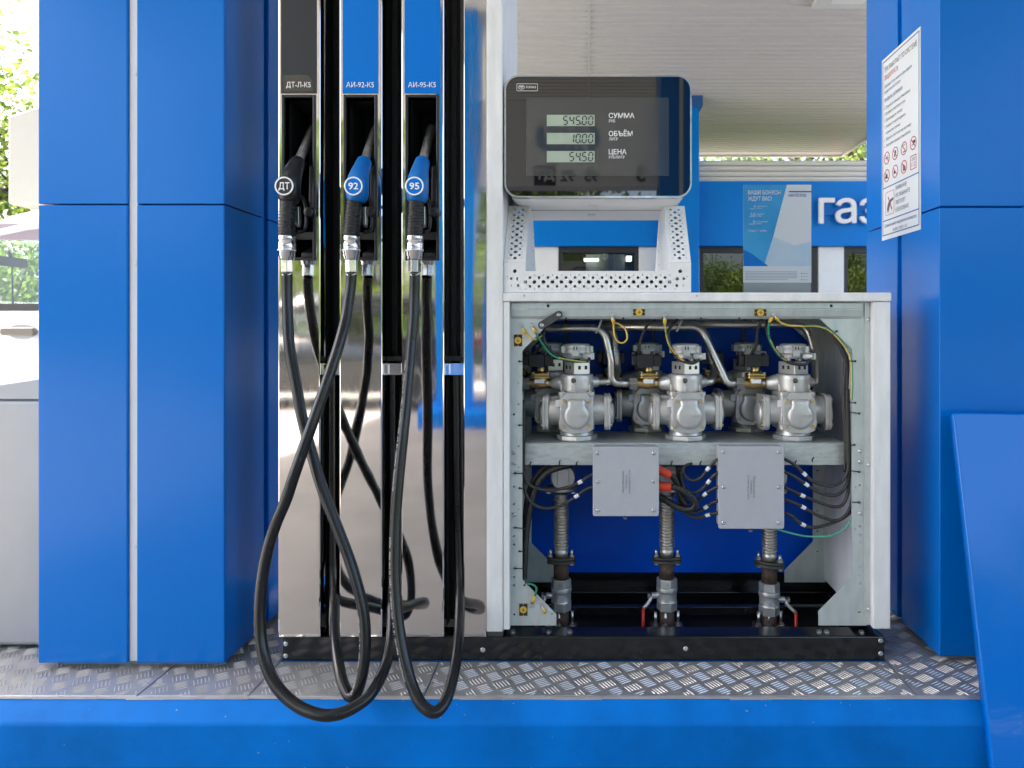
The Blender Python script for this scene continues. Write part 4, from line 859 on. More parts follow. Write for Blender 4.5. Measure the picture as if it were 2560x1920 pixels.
# ---- bellows risers with flanges and ball valves
def riser(px, Y, bellow, lever, rot, mark):
    """bellow: (top,bottom) photo rows"""
    x = X(px, Y); f = lambda py: Z(py, Y)
    b = MB(); prof = [(0.019, f(bellow[0]) + 0.03), (0.019, f(bellow[0]))]; zz = f(bellow[0]); pitch = 0.0085
    prof = [(0.0185, f(bellow[1]) - 0.024), (0.0185, f(bellow[1]))]; zz = f(bellow[1])
    while zz < f(bellow[0]) - pitch:
        prof += [(0.0158, zz), (0.0172, zz + 0.0008), (0.0205, zz + 0.0018), (0.0218, zz + 0.0034), (0.0205, zz + 0.0050), (0.0172, zz + 0.006), (0.0158, zz + 0.0068)]; zz += pitch
    prof += [(0.0185, zz), (0.0185, zz + 0.03)]
    b.lathe(prof, (x, Y, 0), (0, 0, 1), 28); ri = b.build('bellows_riser', 'bellows', D)
    zf = f(bellow[1]) - 0.0245
    def fl(z0, z1, m, w=0.0385, nm='flange'):
        b = MB(); c_, s_ = math.cos(rot), math.sin(rot); pl = []
        for a in range(0, 360, 15):
            u = w * math.cos(R(a)); v = 0.024 * math.sin(R(a)); u = math.copysign(min(abs(u) * 1.15, w), u); pl.append((x + u * c_ - v * s_, Y + u * s_ + v * c_))
        b.prism(pl, 'z', z0, z1); return b.build(nm, m, ri, 0.001, 1)
    fl(zf - 0.006, zf, 'flange'); fl(zf - 0.0085, zf - 0.0063, 'black', 0.037, 'gasket'); fl(zf - 0.0165, zf - 0.0088, 'flange')
    for s in (-1, 1):
        bx, by = x + s * 0.029 * math.cos(rot), Y + s * 0.029 * math.sin(rot)
        screw(ri, (bx, by, zf), (0, 0, 1), 0.0068, 'hexnut', name='nut'); screw(ri, (bx, by, zf - 0.0165), (0, 0, -1), 0.0068, 'hexnut', name='bolt_head')
        b = MB(); b.cyl((bx, by, zf), (bx, by, zf + 0.018), 0.0042, n=10); b.build('stud', 'zinc', ri)
    z1 = zf - 0.0165; vz = z1 - 0.043
    b = MB(); b.cyl((x, Y, z1), (x, Y, vz), 0.0208, n=24); b.build('rusty_pipe', 'rust', ri); b = MB(); b.cyl((x, Y, vz - 0.085), (x, Y, PZ + 0.004), 0.0208, n=24); b.build('rusty_pipe', 'rust', ri)
    b = MB(); b.cyl((x, Y, vz), (x, Y, vz - 0.022), 0.028, n=6, smooth=False, rot=R(12)); b.lathe([(0.0285, -0.022), (0.0285, -0.034), (0.0265, -0.036), (0.0265, -0.06), (0.0285, -0.062), (0.024, -0.066)][::-1], (x, Y, vz), (0, 0, 1), 26)
    b.cyl((x, Y, vz - 0.064), (x, Y, vz - 0.086), 0.028, n=6, smooth=False, rot=R(12)); s = lever
    b.cyl((x + s * 0.024, Y - 0.004, vz - 0.046), (x + s * 0.042, Y - 0.006, vz - 0.046), 0.0085, n=14); va = b.build('ball_valve', 'valve', ri, 0.0012)
    b = MB(); b.cyl((x + s * 0.046, Y - 0.006, vz - 0.046), (x + s * 0.053, Y - 0.006, vz - 0.046), 0.0088, n=6, smooth=False); b.build('stem_nut', 'zinc', ri, 0.0008)
    b = MB()
    for py in (0.0,): b.lathe([(0.0072, 0), (0.0072, 0.001), (0.006, 0.001), (0.006, 0.0002)], (x - 0.001, Y - 0.0266, vz - 0.049), (0, -1, 0), 18)
    b.build('cast_mark', 'valve', ri)
    text(mark, ri, 'print_grey', (x, Y - 0.0285, vz - 0.0145), FR, FU, 0.006, None, 'C', name='size_mark')
    b = MB(); hp = [V(x + s * 0.0445, Y - 0.006, vz - 0.046), V(x + s * 0.046, Y - 0.008, vz - 0.058), V(x + s * 0.058, Y - 0.02, vz - 0.068), V(x + s * 0.066, Y - 0.022, vz - 0.075)]
    b.tube(hp, [0.007, 0.005, 0.0045, 0.0045], 8); b.build('lever_arm', 'valve', ri)
    b = MB(); b.tube([hp[-1], hp[-1] + V(s * 0.001, -0.002, -0.09)], 0.0042, 10); b.build('lever_sleeve', 'redlever', ri)
    z2 = PZ + 0.012
    b = MB(); b.prism([(x + u * 0.001, Y + v * 0.001) for u, v in ((-42, -20), (42, -20), (46, 0), (42, 20), (-42, 20), (-46, 0))], 'z', z2, z2 + 0.014); b.build('foot_flange', 'rust', ri, 0.002)
    for u, v in ((-0.032, -0.013), (0.03, -0.006), (-0.005, -0.017)):
        screw(ri, (x + u, Y + v, z2 + 0.014), (0, 0, 1), 0.0066, 'hexnut', name='nut'); b = MB(); b.cyl((x + u, Y + v, z2 + 0.014), (x + u, Y + v, z2 + 0.052), 0.0042, n=10); b.build('stud', 'zinc', ri)
    return ri
RY = 0.16
ri1 = riser(1403, RY, (1243, 1368), -1, 0.0, '2½'); ri2 = riser(1667, RY, (1222, 1367), -1, 0.0, '2'); ri3 = riser(1923, RY, (1250, 1378), 1, R(-28), '1')
for px in (1403, 1667, 1923):                      # inlet elbows under the beam
    x = X(px, RY); b = MB(); b.lathe([(0.046, 0), (0.046, 0.007), (0.03, 0.009), (0.022, 0.012), (0.021, 0.03)][::-1] if False else [(0.021, -0.016), (0.0215, -0.004), (0.047, -0.003), (0.047, 0.006), (0.03, 0.008)], (x, RY, Z(1220, RY)), (0, 0, 1), 28); b.build('inlet_flange', 'tube', D)
    b = MB(); b.lathe([(0.031, 0), (0.033, 0.004), (0.033, 0.045), (0.028, 0.05)], (x + 0.006, RY - 0.04, Z(1187, RY)), (0, 1, 0), 24); b.lathe([(0.022, 0), (0.024, 0.03), (0.03, 0.075)], (x, RY, Z(1218, RY)), (0, 0, 1), 20); b.build('inlet_housing', 'cast', D, 0.001)
    b = MB(); b.box(x + 0.006 - 0.017, x + 0.006 + 0.017, RY - 0.042, RY - 0.036, Z(1196, RY) - 0.012, Z(1196, RY) + 0.035); b.build('housing_cap', 'cast', D, 0.003)
    for s in (-1, 1): screw(D, (x + s * 0.033, RY - 0.022, Z(1222, RY) - 0.0005), (0, 0, -1), 0.0066, 'hexnut', name='nut')
for px in (1283, 1371, 1425, 2047, 2066, 2153):
    c = P(px, 1567, 0.03); screw(base, (c.x, 0.028, BT - 0.0006), (0, 0, 1), 0.0052, 'hexnut', name='base_bolt')

# ------------------------------------------------------------------ nozzles with hoses
HOSES = [
 [(718, 686, -.069), (718, 730, -.071), (719.5, 790, -.078), (724, 870, -.09), (740, 959, -.105), (755, 1043, -.12), (779, 1132, -.135), (806, 1222, -.15), (849, 1333, -.166), (882, 1424, -.18), (907, 1521, -.194), (913, 1593, -.205), (909, 1666, -.216), (896, 1722, -.222),
  (878, 1742, -.222), (862, 1720, -.205), (849.5, 1677, -.175), (840, 1619, -.125), (836, 1557, -.065), (836, 1500, -.01), (835, 1440, .03), (833, 1340, .045), (832, 1200, .045), (832, 900, .045)],
 [(879, 686, -.069), (877, 712, -.07), (871, 755, -.078), (865, 795, -.09), (853.6, 842, -.11), (836, 899, -.13), (818, 953, -.15), (797, 1013, -.165), (776, 1072, -.18), (755, 1132, -.19), (734, 1192, -.20), (715, 1250, -.205), (690, 1309, -.21), (669, 1376, -.215), (655, 1452, -.222), (649.5, 1532, -.23), (653, 1604, -.24),
  (669, 1672, -.255), (698, 1724, -.27), (741, 1763, -.285), (788, 1784, -.296), (831, 1788, -.298), (875, 1774, -.285), (918, 1745, -.26), (947, 1704, -.225), (967, 1655, -.18), (977, 1605, -.12), (980, 1555, -.05), (980, 1500, .01), (981, 1430, .04), (982, 1300, .05), (982, 900, .05)],
 [(1037, 686, -.069), (1036, 740, -.07), (1034.5, 795, -.075), (1031, 835, -.08), (1028, 870, -.085), (1018, 989, -.11), (1009, 1078, -.13), (998, 1183, -.15), (991, 1269, -.165), (988, 1340, -.178), (987, 1431, -.195), (992, 1521, -.212), (1001, 1593, -.226), (1016, 1666, -.242), (1034, 1724, -.258),
  (1055.6, 1763, -.272), (1084, 1781, -.278), (1106, 1766, -.262), (1124, 1727, -.23), (1138, 1666, -.18), (1146, 1604, -.12), (1149, 1550, -.06), (1150, 1500, -.01), (1149, 1430, .035), (1146, 1330, .05), (1143, 1200, .05), (1140, 900, .05)]]
NZ = [('ДТ', 'cover_black', 'black diesel nozzle marked ДТ with its hose, leftmost of three', 711), ('92', 'cover_blue', 'blue nozzle marked 92 with its hose swinging left', 884), ('95', 'cover_blue', 'blue nozzle marked 95 with its printed hose, rightmost of three', 1036.5)]
HT = 'SEMOKOIL  Fuel/Oil  16  LT  EN1360:2013  Type1 Ω PN16bar  4Q23'
for i, (bt, cm, lab, bpx) in enumerate(NZ):
    xn = X(bpx, -0.1); xb = X(HOSES[i][0][0], -.069)
    T = thing('fuel_nozzle', lab, 'fuel nozzle', (xn, -0.07, Z(690, -.07)), 'nozzles hung in the dispenser boots')
    def n(y, zr): return ZC + zr / 1000
    sc = lambda z_: ZC + z_
    # cover: loft of rings along the head
    b = MB(); rings = []
    for (y, z_, rx, ry, tilt) in ((-.068, .306, .0195, .019, 0), (-.070, .314, .0245, .024, 0), (-.074, .328, .0265, .027, 8), (-.073, .345, .0265, .028, 22), (-.064, .363, .0245, .026, 35), (-.050, .382, .0215, .023, 42), (-.037, .397, .0195, .0205, 45), (-.031, .404, .0195, .0200, 45), (-.0215, .414, .0185, .0185, 46), (-.018, .417, .016, .016, 46)):
        t = R(tilt); ring = []
        for k in range(24):
            q = 2 * math.pi * k / 24; u, v = rx * math.cos(q), ry * math.sin(q)
            ring.append((xn + u + (xb - xn) * max(0, (.33 - z_) / .15), y + v * math.cos(t), sc(z_) - v * math.sin(t)))
        rings.append(ring)
    b.rings(rings); body = b.build('nozzle_cover', cm, T)
    b = MB(); b.lathe([(0.0195, -0.012), (0.0225, 0.0), (0.0225, 0.004), (0.0215, 0.0055)], (xn, -0.0955, sc(.339)), (0, -1, 0), 28); b.build('badge_boss', cm, T)
    b = MB(); bz = sc(.339); b.lathe([(0.0222, 0), (0.0222, 0.0012), (0.0186, 0.0014), (0.0186, 0.0006)], (xn, -0.1008, bz), (0, -1, 0), 32); bd = b.build('badge', 'print_white', T)
    b = MB(); b.lathe([(0.0186, 0), (0.0186, 0.0006)], (xn, -0.1009, bz), (0, -1, 0), 28); b.build('badge_disc', 'vinyl_blue' if i else 'vinyl_dark', bd)
    text(bt, bd, 'print_white', (xn, -0.1018, bz - 0.0075), FR, FU, 0.0150, 0.0235 if i else 0.026, 'C', 0.02)
    b = MB(); b.tube(cr([(xn, -.022, sc(.411)), (xn + .0005, -.006, sc(.432)), (xn + .001, .02, sc(.464)), (xn + .002, .055, sc(.507)), (xn + .002, .075, sc(.526))], 6), 0.0112, 18); b.build('spout', 'spout', T)
    b = MB()
    for f_ in (0.2, 0.75): c = V(xn, -.022, sc(.411)).lerp(V(xn + .001, .02, sc(.464)), f_); d_ = V(0, .042, .053).normalized(); b.tube([c, c + d_ * 0.0012], 0.0118, 18)
    b.build('spout_ring', 'zinc', T)
    # ribbed grip
    b = MB(); rings = []; z_ = .314; kk = 0
    while z_ > .2255:
        f_ = (.314 - z_) / .09; cxn = xn + (xb - xn) * (0.5 + 0.5 * f_) ; rr = 0.0168 + 0.0015 * f_ + 0.0010 * (1 if kk % 4 in (0, 1) else -1)
        rings.append([(cxn + rr * math.copysign(abs(math.cos(q)) ** .75, math.cos(q)), -.0695 - .003 * f_ + rr * 1.1 * math.copysign(abs(math.sin(q)) ** .75, math.sin(q)), sc(z_)) for q in [2 * math.pi * k / 20 for k in range(20)]])
        z_ -= 0.0019; kk += 1
    b.rings(rings); b.build('grip', 'grip', T)
    b = MB(); b.tube(cr([(xn + .008, -.058, sc(.33)), (xn + .016, -.03, sc(.322)), (xn + .018, -.016, sc(.29)), (xn + .017, -.02, sc(.25)), (xn + .010, -.052, sc(.236))], 8), 0.0045, 10); b.build('trigger_guard', 'black', T)
    b = MB(); b.prism([(-.05, sc(.30)), (-.036, sc(.302)), (-.03, sc(.265)), (-.036, sc(.25)), (-.048, sc(.256))], 'x', xn + .004, xn + .013); b.build('trigger', 'zinc', T, 0.0015)
    # swivel and hose nut
    yg = -.0715; pr = [(0.0198, .2255), (0.0205, .2248), (0.0205, .215), (0.0196, .2145), (0.0196, .2135), (0.0208, .213), (0.0208, .196), (0.0200, .1945), (0.0207, .1935), (0.0207, .1885), (0.0190, .1875), (0.0190, .177), (0.0170, .176), (0.0172, .169), (0.0150, .1685)]
    b = MB(); b.lathe([(r_, sc(z_)) for r_, z_ in pr][::-1], (xb, yg, 0), (0, 0, 1), 32); b.build('swivel_joint', 'chrome', T)
    b = MB()
    for k in range(28): q = 2 * math.pi * k / 28; b.cyl((xb + .0203 * math.cos(q), yg + .0203 * math.sin(q), sc(.1885)), (xb + .0203 * math.cos(q), yg + .0203 * math.sin(q), sc(.1933)), 0.0011, n=5)
    tag(b.build('knurl', 'chrome', T), None, kind='stuff')
    b = MB(); b.cyl((xb, yg, sc(.1686)), (xb, yg + .002, sc(.1390)), 0.0152, n=6, smooth=False, rot=R(8 + 20 * i)); b.cyl((xb, yg, sc(.139)), (xb, yg + .002, sc(.1365)), 0.0135, n=16); b.build('hose_nut', 'chrome_worn', T, 0.0014)
    path = cr([P(*p) for p in HOSES[i]], 12)
    b = MB(); b.tube(path, 0.0124, 20); hs = b.build('hose', 'rubber', T)
    # printed line along the hose
    path = resample(path, 0.003); cum = [k * 0.003 for k in range(len(path))]
    def onhose(s_, a, side):
        f_ = max(0, min(len(path) - 2.001, s_ / 0.003)); k = int(f_); c = path[k].lerp(path[k + 1], f_ - k); t = (path[min(k + 2, len(path) - 1)] - path[max(k - 1, 0)]).normalized()
        nn = side - t * side.dot(t); nn.normalize(); bb = t.cross(nn); return c + (nn * math.cos(a) + bb * math.sin(a)) * 0.01265
    for (s0, side, L) in ({0: [(0.90, V(-.85, -.55, 0), .17)], 1: [(0.83, V(-.98, -.3, 0), .17)], 2: [(0.36, V(-.75, -.65, 0), .30), (0.76, V(-.75, -.65, 0), .30)]}[i]):
        me = text_mesh(HT if L > .2 else HT[:34]); xs_ = [v.co.x for v in me.vertices]; k_ = L / max(xs_)
        for v in me.vertices:
            v.co = onhose(s0 + L / 2 - v.co.x * k_ if i == 2 else s0 + L / 2 - v.co.x * k_, (v.co.y * 0.0062 / CAP - 0.003) / 0.0118, side) - W[hs.name]
        place('hose_print', me, 'hose_print', hs)

# ------------------------------------------------------------------ leaning cover, sign, poster
tl, bl = Vector((X(2384, -.055), -0.052, Z(1032, -.055))), Vector((0.876, -0.262, 0.002))
up = (tl - bl).normalized(); rt = Vector((math.cos(R(2)), 0.0, 0.0)); rt = Vector((1, 0, 0.035)).normalized(); rt = (rt - up * rt.dot(up)).normalized(); fn = rt.cross(up)   # faces the camera
T = thing('cover_panel', 'glossy blue sheet metal cover leaning against the right column', 'cover panel', bl)
H_, Wd, th = (tl - bl).length, 0.92, 0.022
def lp(u, v, w): return bl + rt * u + up * v - fn * w
b = MB(); b.add([lp(u, v, w) for u in (0, Wd) for v in (0, H_) for w in (0, 0.0016)], [(0, 1, 3, 2), (4, 6, 7, 5), (0, 4, 5, 1), (2, 3, 7, 6), (0, 2, 6, 4), (1, 5, 7, 3)])
for (u0, u1, v0, v1) in ((0, 0.0016, 0, H_), (Wd - 0.0016, Wd, 0, H_), (0.0016, Wd - 0.0016, H_ - 0.0016, H_), (0.0016, Wd - 0.0016, 0, 0.0016)):
    b.add([lp(u, v, w) for u in (u0, u1) for v in (v0, v1) for w in (0.0014, th)], [(0, 1, 3, 2), (4, 6, 7, 5), (0, 4, 5, 1), (2, 3, 7, 6), (0, 2, 6, 4), (1, 5, 7, 3)])
b = MB(); pr = rrect(0, Wd, 0, H_, 0.006, 3)
rings = []
for ins, w in ((0.006, th), (0.0, th), (0.0, 0.004), (0.0011, 0.0012), (0.004, 0.0)):
    rings.append([lp(u, v, w) for u, v in rrect(ins, Wd - ins, ins, H_ - ins, 0.006, 3)])
b.rings(rings, cap=False); k = len(rings[0]); o_ = 4 * k; b.f.append(tuple(o_ + j for j in range(k))); b.s.append(False)
b.build('cover_sheet', 'blue_gloss', T)
for u in (0.12, Wd - 0.12):
    b = MB(); b.add([lp(uu, v, w) for uu in (u, u + 0.03) for v in (0.02, H_ - 0.02) for w in (0.0016, 0.018)], [(0, 1, 3, 2), (4, 6, 7, 5), (0, 4, 5, 1), (2, 3, 7, 6), (0, 2, 6, 4), (1, 5, 7, 3)]); b.build('stiffener', 'blue_gloss', T)

SX = X(2349, -0.01) - 0.0012
sy0, sy1, sz0, sz1 = 0.325, 0.086, ZC + 0.264, ZC + 0.797
T = thing('instruction_sign', 'white sheet of refuelling rules stuck on the right column flank', 'sign', (SX, (sy0 + sy1) / 2, sz0))
SR, SU = (0, -1, 0), (0, 0, 1)
def sp(u, v): return V(SX, sy0 - u, sz1 - v)               # u from the far edge, v from the top
b = MB(); b.box(SX - 0.0006, SX + 0.0011, sy1, sy0, sz0, sz1); sg = b.build('sign_sheet', 'paper', T)
SW, SH = sy0 - sy1, sz1 - sz0
def outline(u0, u1, v0, v1, t, m, r=0.0, nm='border'):
    lo_ = [[(u0, -v1), (u1, -v1), (u1, -v0), (u0, -v0)], [(u0 + t, -v1 + t), (u1 - t, -v1 + t), (u1 - t, -v0 - t), (u0 + t, -v0 - t)]] if not r else [rrect(u0, u1, -v1, -v0, r, 4), rrect(u0 + t, u1 - t, -v1 + t, -v0 - t, r * .8, 4)]
    return sheet(nm, m, sg, lo_, 0.0003, (SX - 0.0010, sy0, sz1), SR, SU)
def sbar(u0, u1, v0, v1, m, nm='line'):
    b = MB(); b.box(SX - 0.0012, SX - 0.0008, sy0 - u1, sy0 - u0, sz1 - v1, sz1 - v0); return b.build(nm, m, sg)
outline(0.006, SW - 0.006, 0.008, SH - 0.012, 0.003, 'print_blue')
def st(sx, v, h, m, w=None, u=0.018, bold=0.0): return text(sx, sg, m, sp(u, v), SR, SU, h, w, 'L', bold, lift=0.0010)
st('ТРК РАБОТАЕТ ПО СИСТЕМЕ', 0.042, 0.0135, 'print_grey', 0.203, bold=0.004); st('ПРЕДОПЛАТА', 0.066, 0.0135, 'print_red', 0.09, bold=0.004)
st('Топливо отпускается при одном', 0.089, 0.0085, 'print_blue', 0.172); st('поднятом пистолете', 0.105, 0.0085, 'print_blue', 0.105)
st('ПРАВИЛА ЗАПРАВКИ:', 0.130, 0.010, 'print_blue', 0.118, bold=0.003)
for k, sx in enumerate(('1. Откройте крышку бензобака', '2. Вставьте пистолет в бак', '3. Произведите оплату', '4. Заправьте необходимое', '    количество топлива', '5. Верните пистолет на колонку', '6. Закройте крышку бензобака')):
    w_ = (0.163, 0.136, 0.117, 0.135, 0.093, 0.17, 0.165)[k]; st(sx, 0.151 + 0.0187 * k, 0.0085, 'print_grey', w_, u=0.018 if k != 4 else 0.028)
def prohibit(u, v, kind):
    if kind == 7:
        outline(u - 0.017, u + 0.017, v - 0.019, v + 0.019, 0.0022, 'print_red', nm='red_square'); text('112', sg, 'print_red', sp(u, v + 0.012), SR, SU, 0.012, 0.022, 'C', lift=0.001)
        for q in (-0.012, -0.007): sbar(u - 0.009, u + 0.009, v + q, v + q + 0.0016, 'print_grey'); 
        return
    sheet('red_ring', 'print_red', sg, [circ(u, -v, 0.0185, 28), circ(u, -v, 0.0158, 28)], 0.0003, (SX - 0.0012, sy0, sz1), SR, SU)
    q = 0.0185 * 0.64; sheet('red_bar', 'print_red', sg, [[(u - q - .0009, -v + q - .0009), (u - q + .0009, -v + q + .0009), (u + q + .0009, -v - q + .0009), (u + q - .0009, -v - q - .0009)]], 0.0003, (SX - 0.0014, sy0, sz1), SR, SU)
    sh = {0: [(-.011, .009, -.0015, .0015), (.004, .0055, -.008, -.003)], 1: [(-.002, .004, -.009, 0), (-.006, .0, .0, .009)], 2: [(-.006, .006, .008, .011), (-.006, .004, -.011, -.009)], 3: [(-.004, .011, -.007, .001), (-.011, .008, .003, .005)], 4: [(-.008, .004, -.004, .008), (-.011, -.004, .002, .008)], 5: [(-.009, .003, 0, .006), (-.010, -.003, -.004, .001)], 6: [(-.006, -.002, -.008, .011), (0, .004, -.004, .011), (.005, .008, .0, .011)]}[kind]
    b = MB()
    for (a, c, d, e_) in sh: b.box(SX - 0.0011, SX - 0.0008, sy0 - (u + c), sy0 - (u + a), sz1 - (v + e_), sz1 - (v + d))
    b.build('pictogram', 'print_black', sg)
for r_ in range(2):
    for c_ in range(4): prohibit(0.035 + 0.055 * c_, 0.296 + 0.051 * r_, r_ * 4 + c_)
sbar(0.009, SW - 0.009, 0.380, 0.383, 'print_blue'); sbar(0.009, SW - 0.009, 0.476, 0.479, 'print_blue')
outline(0.026, 0.083, 0.396, 0.464, 0.0014, 'print_red', 0.008, 'picture_frame')
sheet('red_bar', 'print_red', sg, [[(0.042, -0.412), (0.046, -0.410), (0.072, -0.450), (0.068, -0.452)]], 0.0003, (SX - 0.0014, sy0, sz1), SR, SU)
b = MB(); pg = [(0.036, 0.445), (0.044, 0.428), (0.060, 0.42), (0.078, 0.418), (0.078, 0.424), (0.064, 0.428), (0.056, 0.436), (0.048, 0.45), (0.042, 0.458)]
b.prism([(sy0 - u, sz1 - v) for u, v in pg], 'x', SX - 0.0012, SX - 0.0008); b.build('pictogram', 'print_grey', sg)
for k, (sx, w_) in enumerate((('ВНИМАНИЕ!', 0.068), ('НЕ ЗАБЫВАЙТЕ', 0.088), ('ПИСТОЛЕТ', 0.06), ('В БЕНЗОБАКЕ', 0.08))): st(sx, 0.401 + 0.0205 * k, 0.0105, 'print_grey', w_, 0.093, 0.004)
st('Единый центр поддержки клиентов:', 0.497, 0.0092, 'print_blue', 0.198, 0.02); st('8-800-70051-51', 0.515, 0.0092, 'print_blue', 0.086, 0.075)

PY = 0.30
pw0, pw1, pz0, pz1 = X(1858, PY), X(2028, PY), Z(707, PY), Z(462, PY)
T = thing('poster_stand', 'clear acrylic stand with a blue and white bonus poster on the cabinet lid', 'poster stand', ((pw0 + pw1) / 2, PY, LZ1))
b = MB(); b.box(pw0, pw1, PY - 0.001, PY + 0.0002, pz0, pz1); ps = b.build('poster_sheet', 'paper', T)
b = MB(); b.box(pw0 - 0.001, pw1 + 0.001, PY - 0.0042, PY - 0.0028, LZ1 + 0.003, pz1 + 0.001); b.box(pw0 - 0.001, pw1 + 0.001, PY + 0.0006, PY + 0.002, LZ1 + 0.003, pz1 + 0.001); b.box(pw0 - 0.001, pw1 + 0.001, PY - 0.045, PY + 0.05, LZ1, LZ1 + 0.0026); b.build('acrylic_holder', 'acrylic', T, 0.0004, 1)
b = MB(); b.box(pw0 + 0.001, pw1 - 0.001, PY - 0.0008, PY, LZ1 + 0.0032, pz0 - 0.0006); b.build('base_insert', 'bingrey', T)
def pp(fx, fz): return (pw0 + (pw1 - pw0) * fx, pz1 + (pz0 - pz1) * fz)      # fractions of the poster
def ppoly(pts, m, nm, dy=0.0014):
    b = MB(); b.prism([pp(*p) for p in pts], 'y', PY - dy, PY - dy + 0.0003); return b.build(nm, m, ps)
M['poster_mist'] = mat('poster_pale_blue', (0.50, 0.70, 0.86), 0.4, col2=(0.66, 0.76, 0.83), noise=0.5, nscale=14)
ppoly([(0.0, 0.0), (0.64, 0.0), (0.44, 0.53), (0.30, 0.83), (0.0, 0.83)], 'poster_cyan', 'blue_field')
ppoly([(0.0, 0.66), (0.12, 0.70), (0.37, 0.83), (0.0, 0.83)], 'blue_far', 'blue_sweep', 0.0016)
ppoly([(0.30, 0.83), (0.44, 0.53), (0.75, 0.62), (1.0, 0.58), (1.0, 0.83)], 'poster_mist', 'pale_field', 0.0013)
ppoly([(0.67, 0.065), (1.0, 0.065), (1.0, 0.077), (0.67, 0.077)], 'print_blue', 'blue_rule', 0.0016)
def pt(sx, fx, fz, h, m, fw=None, bold=0.0, al='L'):
    x_, z_ = pp(fx, fz); text(sx, ps, m, (x_, PY - 0.0018, z_), FR, FU, h, fw and fw * (pw1 - pw0), al, bold)
pt('ВАШИ БОНУСЫ', 0.07, 0.10, 0.0115, 'print_white', 0.48, 0.012); pt('ЖДУТ ВАС!', 0.07, 0.163, 0.0115, 'print_white', 0.345, 0.012)
pt('НАМ ПО ПУТИ', 0.665, 0.126, 0.009, 'print_blue', 0.255, 0.006)
for k, (a, c, d) in enumerate((('1', 'бонус', 'серебряный'), ('1,5', 'бонуса', 'золотой'), ('2', 'бонуса', 'платиновый'))):
    f_ = 0.235 + 0.078 * k; pt(a, 0.165, f_, 0.0075, 'print_white', None, 0.01, 'R'); pt(c, 0.165, f_ + 0.016, 0.0036, 'print_white', 0.08 if k else .07, 0, 'R'); pt(d, 0.195, f_ - 0.008, 0.0036, 'print_white', (0.155, 0.105, 0.16)[k]); pt('статус', 0.195, f_ + 0.012, 0.0036, 'print_white', 0.08)
    ppoly([(0.177, f_ - 0.025), (0.180, f_ - 0.025), (0.180, f_ + 0.018), (0.177, f_ + 0.018)], 'print_white', 'white_rule', 0.0016)
pt('1 бонус = 1 рубль', 0.07, 0.478, 0.0055, 'print_white', 0.27, 0.004)
for k in range(6): ppoly([(0.025, 0.885 + 0.0155 * k), (0.79 - (0.14 if k == 5 else 0), 0.885 + 0.0155 * k), (0.79 - (0.14 if k == 5 else 0), 0.891 + 0.0155 * k), (0.025, 0.891 + 0.0155 * k)], 'boxgrey', 'small_print', 0.0015)
for k, m_ in enumerate(('print_blue', 'boxgrey', 'print_red')): ppoly([(0.85, 0.9 + 0.032 * k), (0.865, 0.9 + 0.032 * k), (0.865, 0.91 + 0.032 * k), (0.85, 0.91 + 0.032 * k)], m_, 'small_mark', 0.0015); ppoly([(0.875, 0.902 + 0.032 * k), (0.95, 0.902 + 0.032 * k), (0.95, 0.908 + 0.032 * k), (0.875, 0.908 + 0.032 * k)], 'boxgrey', 'small_print', 0.0015)

# ------------------------------------------------------------------ bin, bag, light box at the left
T = thing('waste_bin', 'grey steel bin with sloping lid standing left of the left column', 'bin', (-1.63, 0.24, PZ))
bx0, bx1, by0, by1, bzt = -1.92, -1.345, 0.06, 0.42, Z(950, 0.06)
b = MB(); b.box(bx0, bx1, by0, by1, PZ + 0.01, bzt - 0.05); b.build('bin_body', 'bingrey', T, 0.012, 3)
b = MB(); b.prism([(bx0 - 0.004, bzt - 0.0498), (bx1 + 0.004, bzt - 0.0498), (bx1 + 0.004, bzt - 0.004), (bx1 - 0.06, bzt + 0.004), (bx0 + 0.25, bzt - 0.035), (bx0 - 0.004, bzt - 0.045)], 'y', by0 - 0.004, by1 + 0.004); b.build('bin_lid', 'bingrey', T, 0.006)
b = MB(); b.box(bx0 + 0.03, bx1 - 0.03, by0 + 0.03, by1 - 0.03, PZ, PZ + 0.0098); b.build('plinth', 'black', T)
b = MB(); rr = random.Random(4); rings = []
for k in range(7):
    f_ = k / 6; c = V(-1.37 - 0.02 * f_, 0.075 + 0.16 * f_, bzt + 0.006); w_ = 0.045 * math.sin(math.pi * (0.15 + 0.75 * f_)) + 0.008
    rings.append([c + V(w_ * math.cos(R(30 * j)) * rr.uniform(.8, 1.2), w_ * 0.3 * rr.uniform(-1, 1), max(0.001, (0.024 * rr.uniform(.6, 1.1)) * (0.5 + 0.5 * math.sin(R(30 * j))))) for j in range(12)])
b.rings(rings, smooth=False); o = b.build('plastic_bag', 'bag'); tag(o, 'crumpled blue plastic bag lying on the grey bin lid', 'bag')
YL = 4.6
T = thing('light_box', 'pale box sign with sloped top on a post beyond the white car', 'sign', (X(300, YL), YL + 0.6, 0))
xa, xb = X(19, YL), X(330, YL)
b = MB(); b.prism([(xa, Z(511, YL)), (xb, Z(511, YL)), (xb, Z(185, YL)), (xa, Z(290, YL))], 'y', YL, YL + 1.6); b.build('box_body', 'boxcream', T, 0.02)
b = MB(); b.box(xb - 0.35, xb - 0.2, YL + 0.7, YL + 0.85, 0, Z(511, YL) + 0.01); b.build('post', 'header', T)

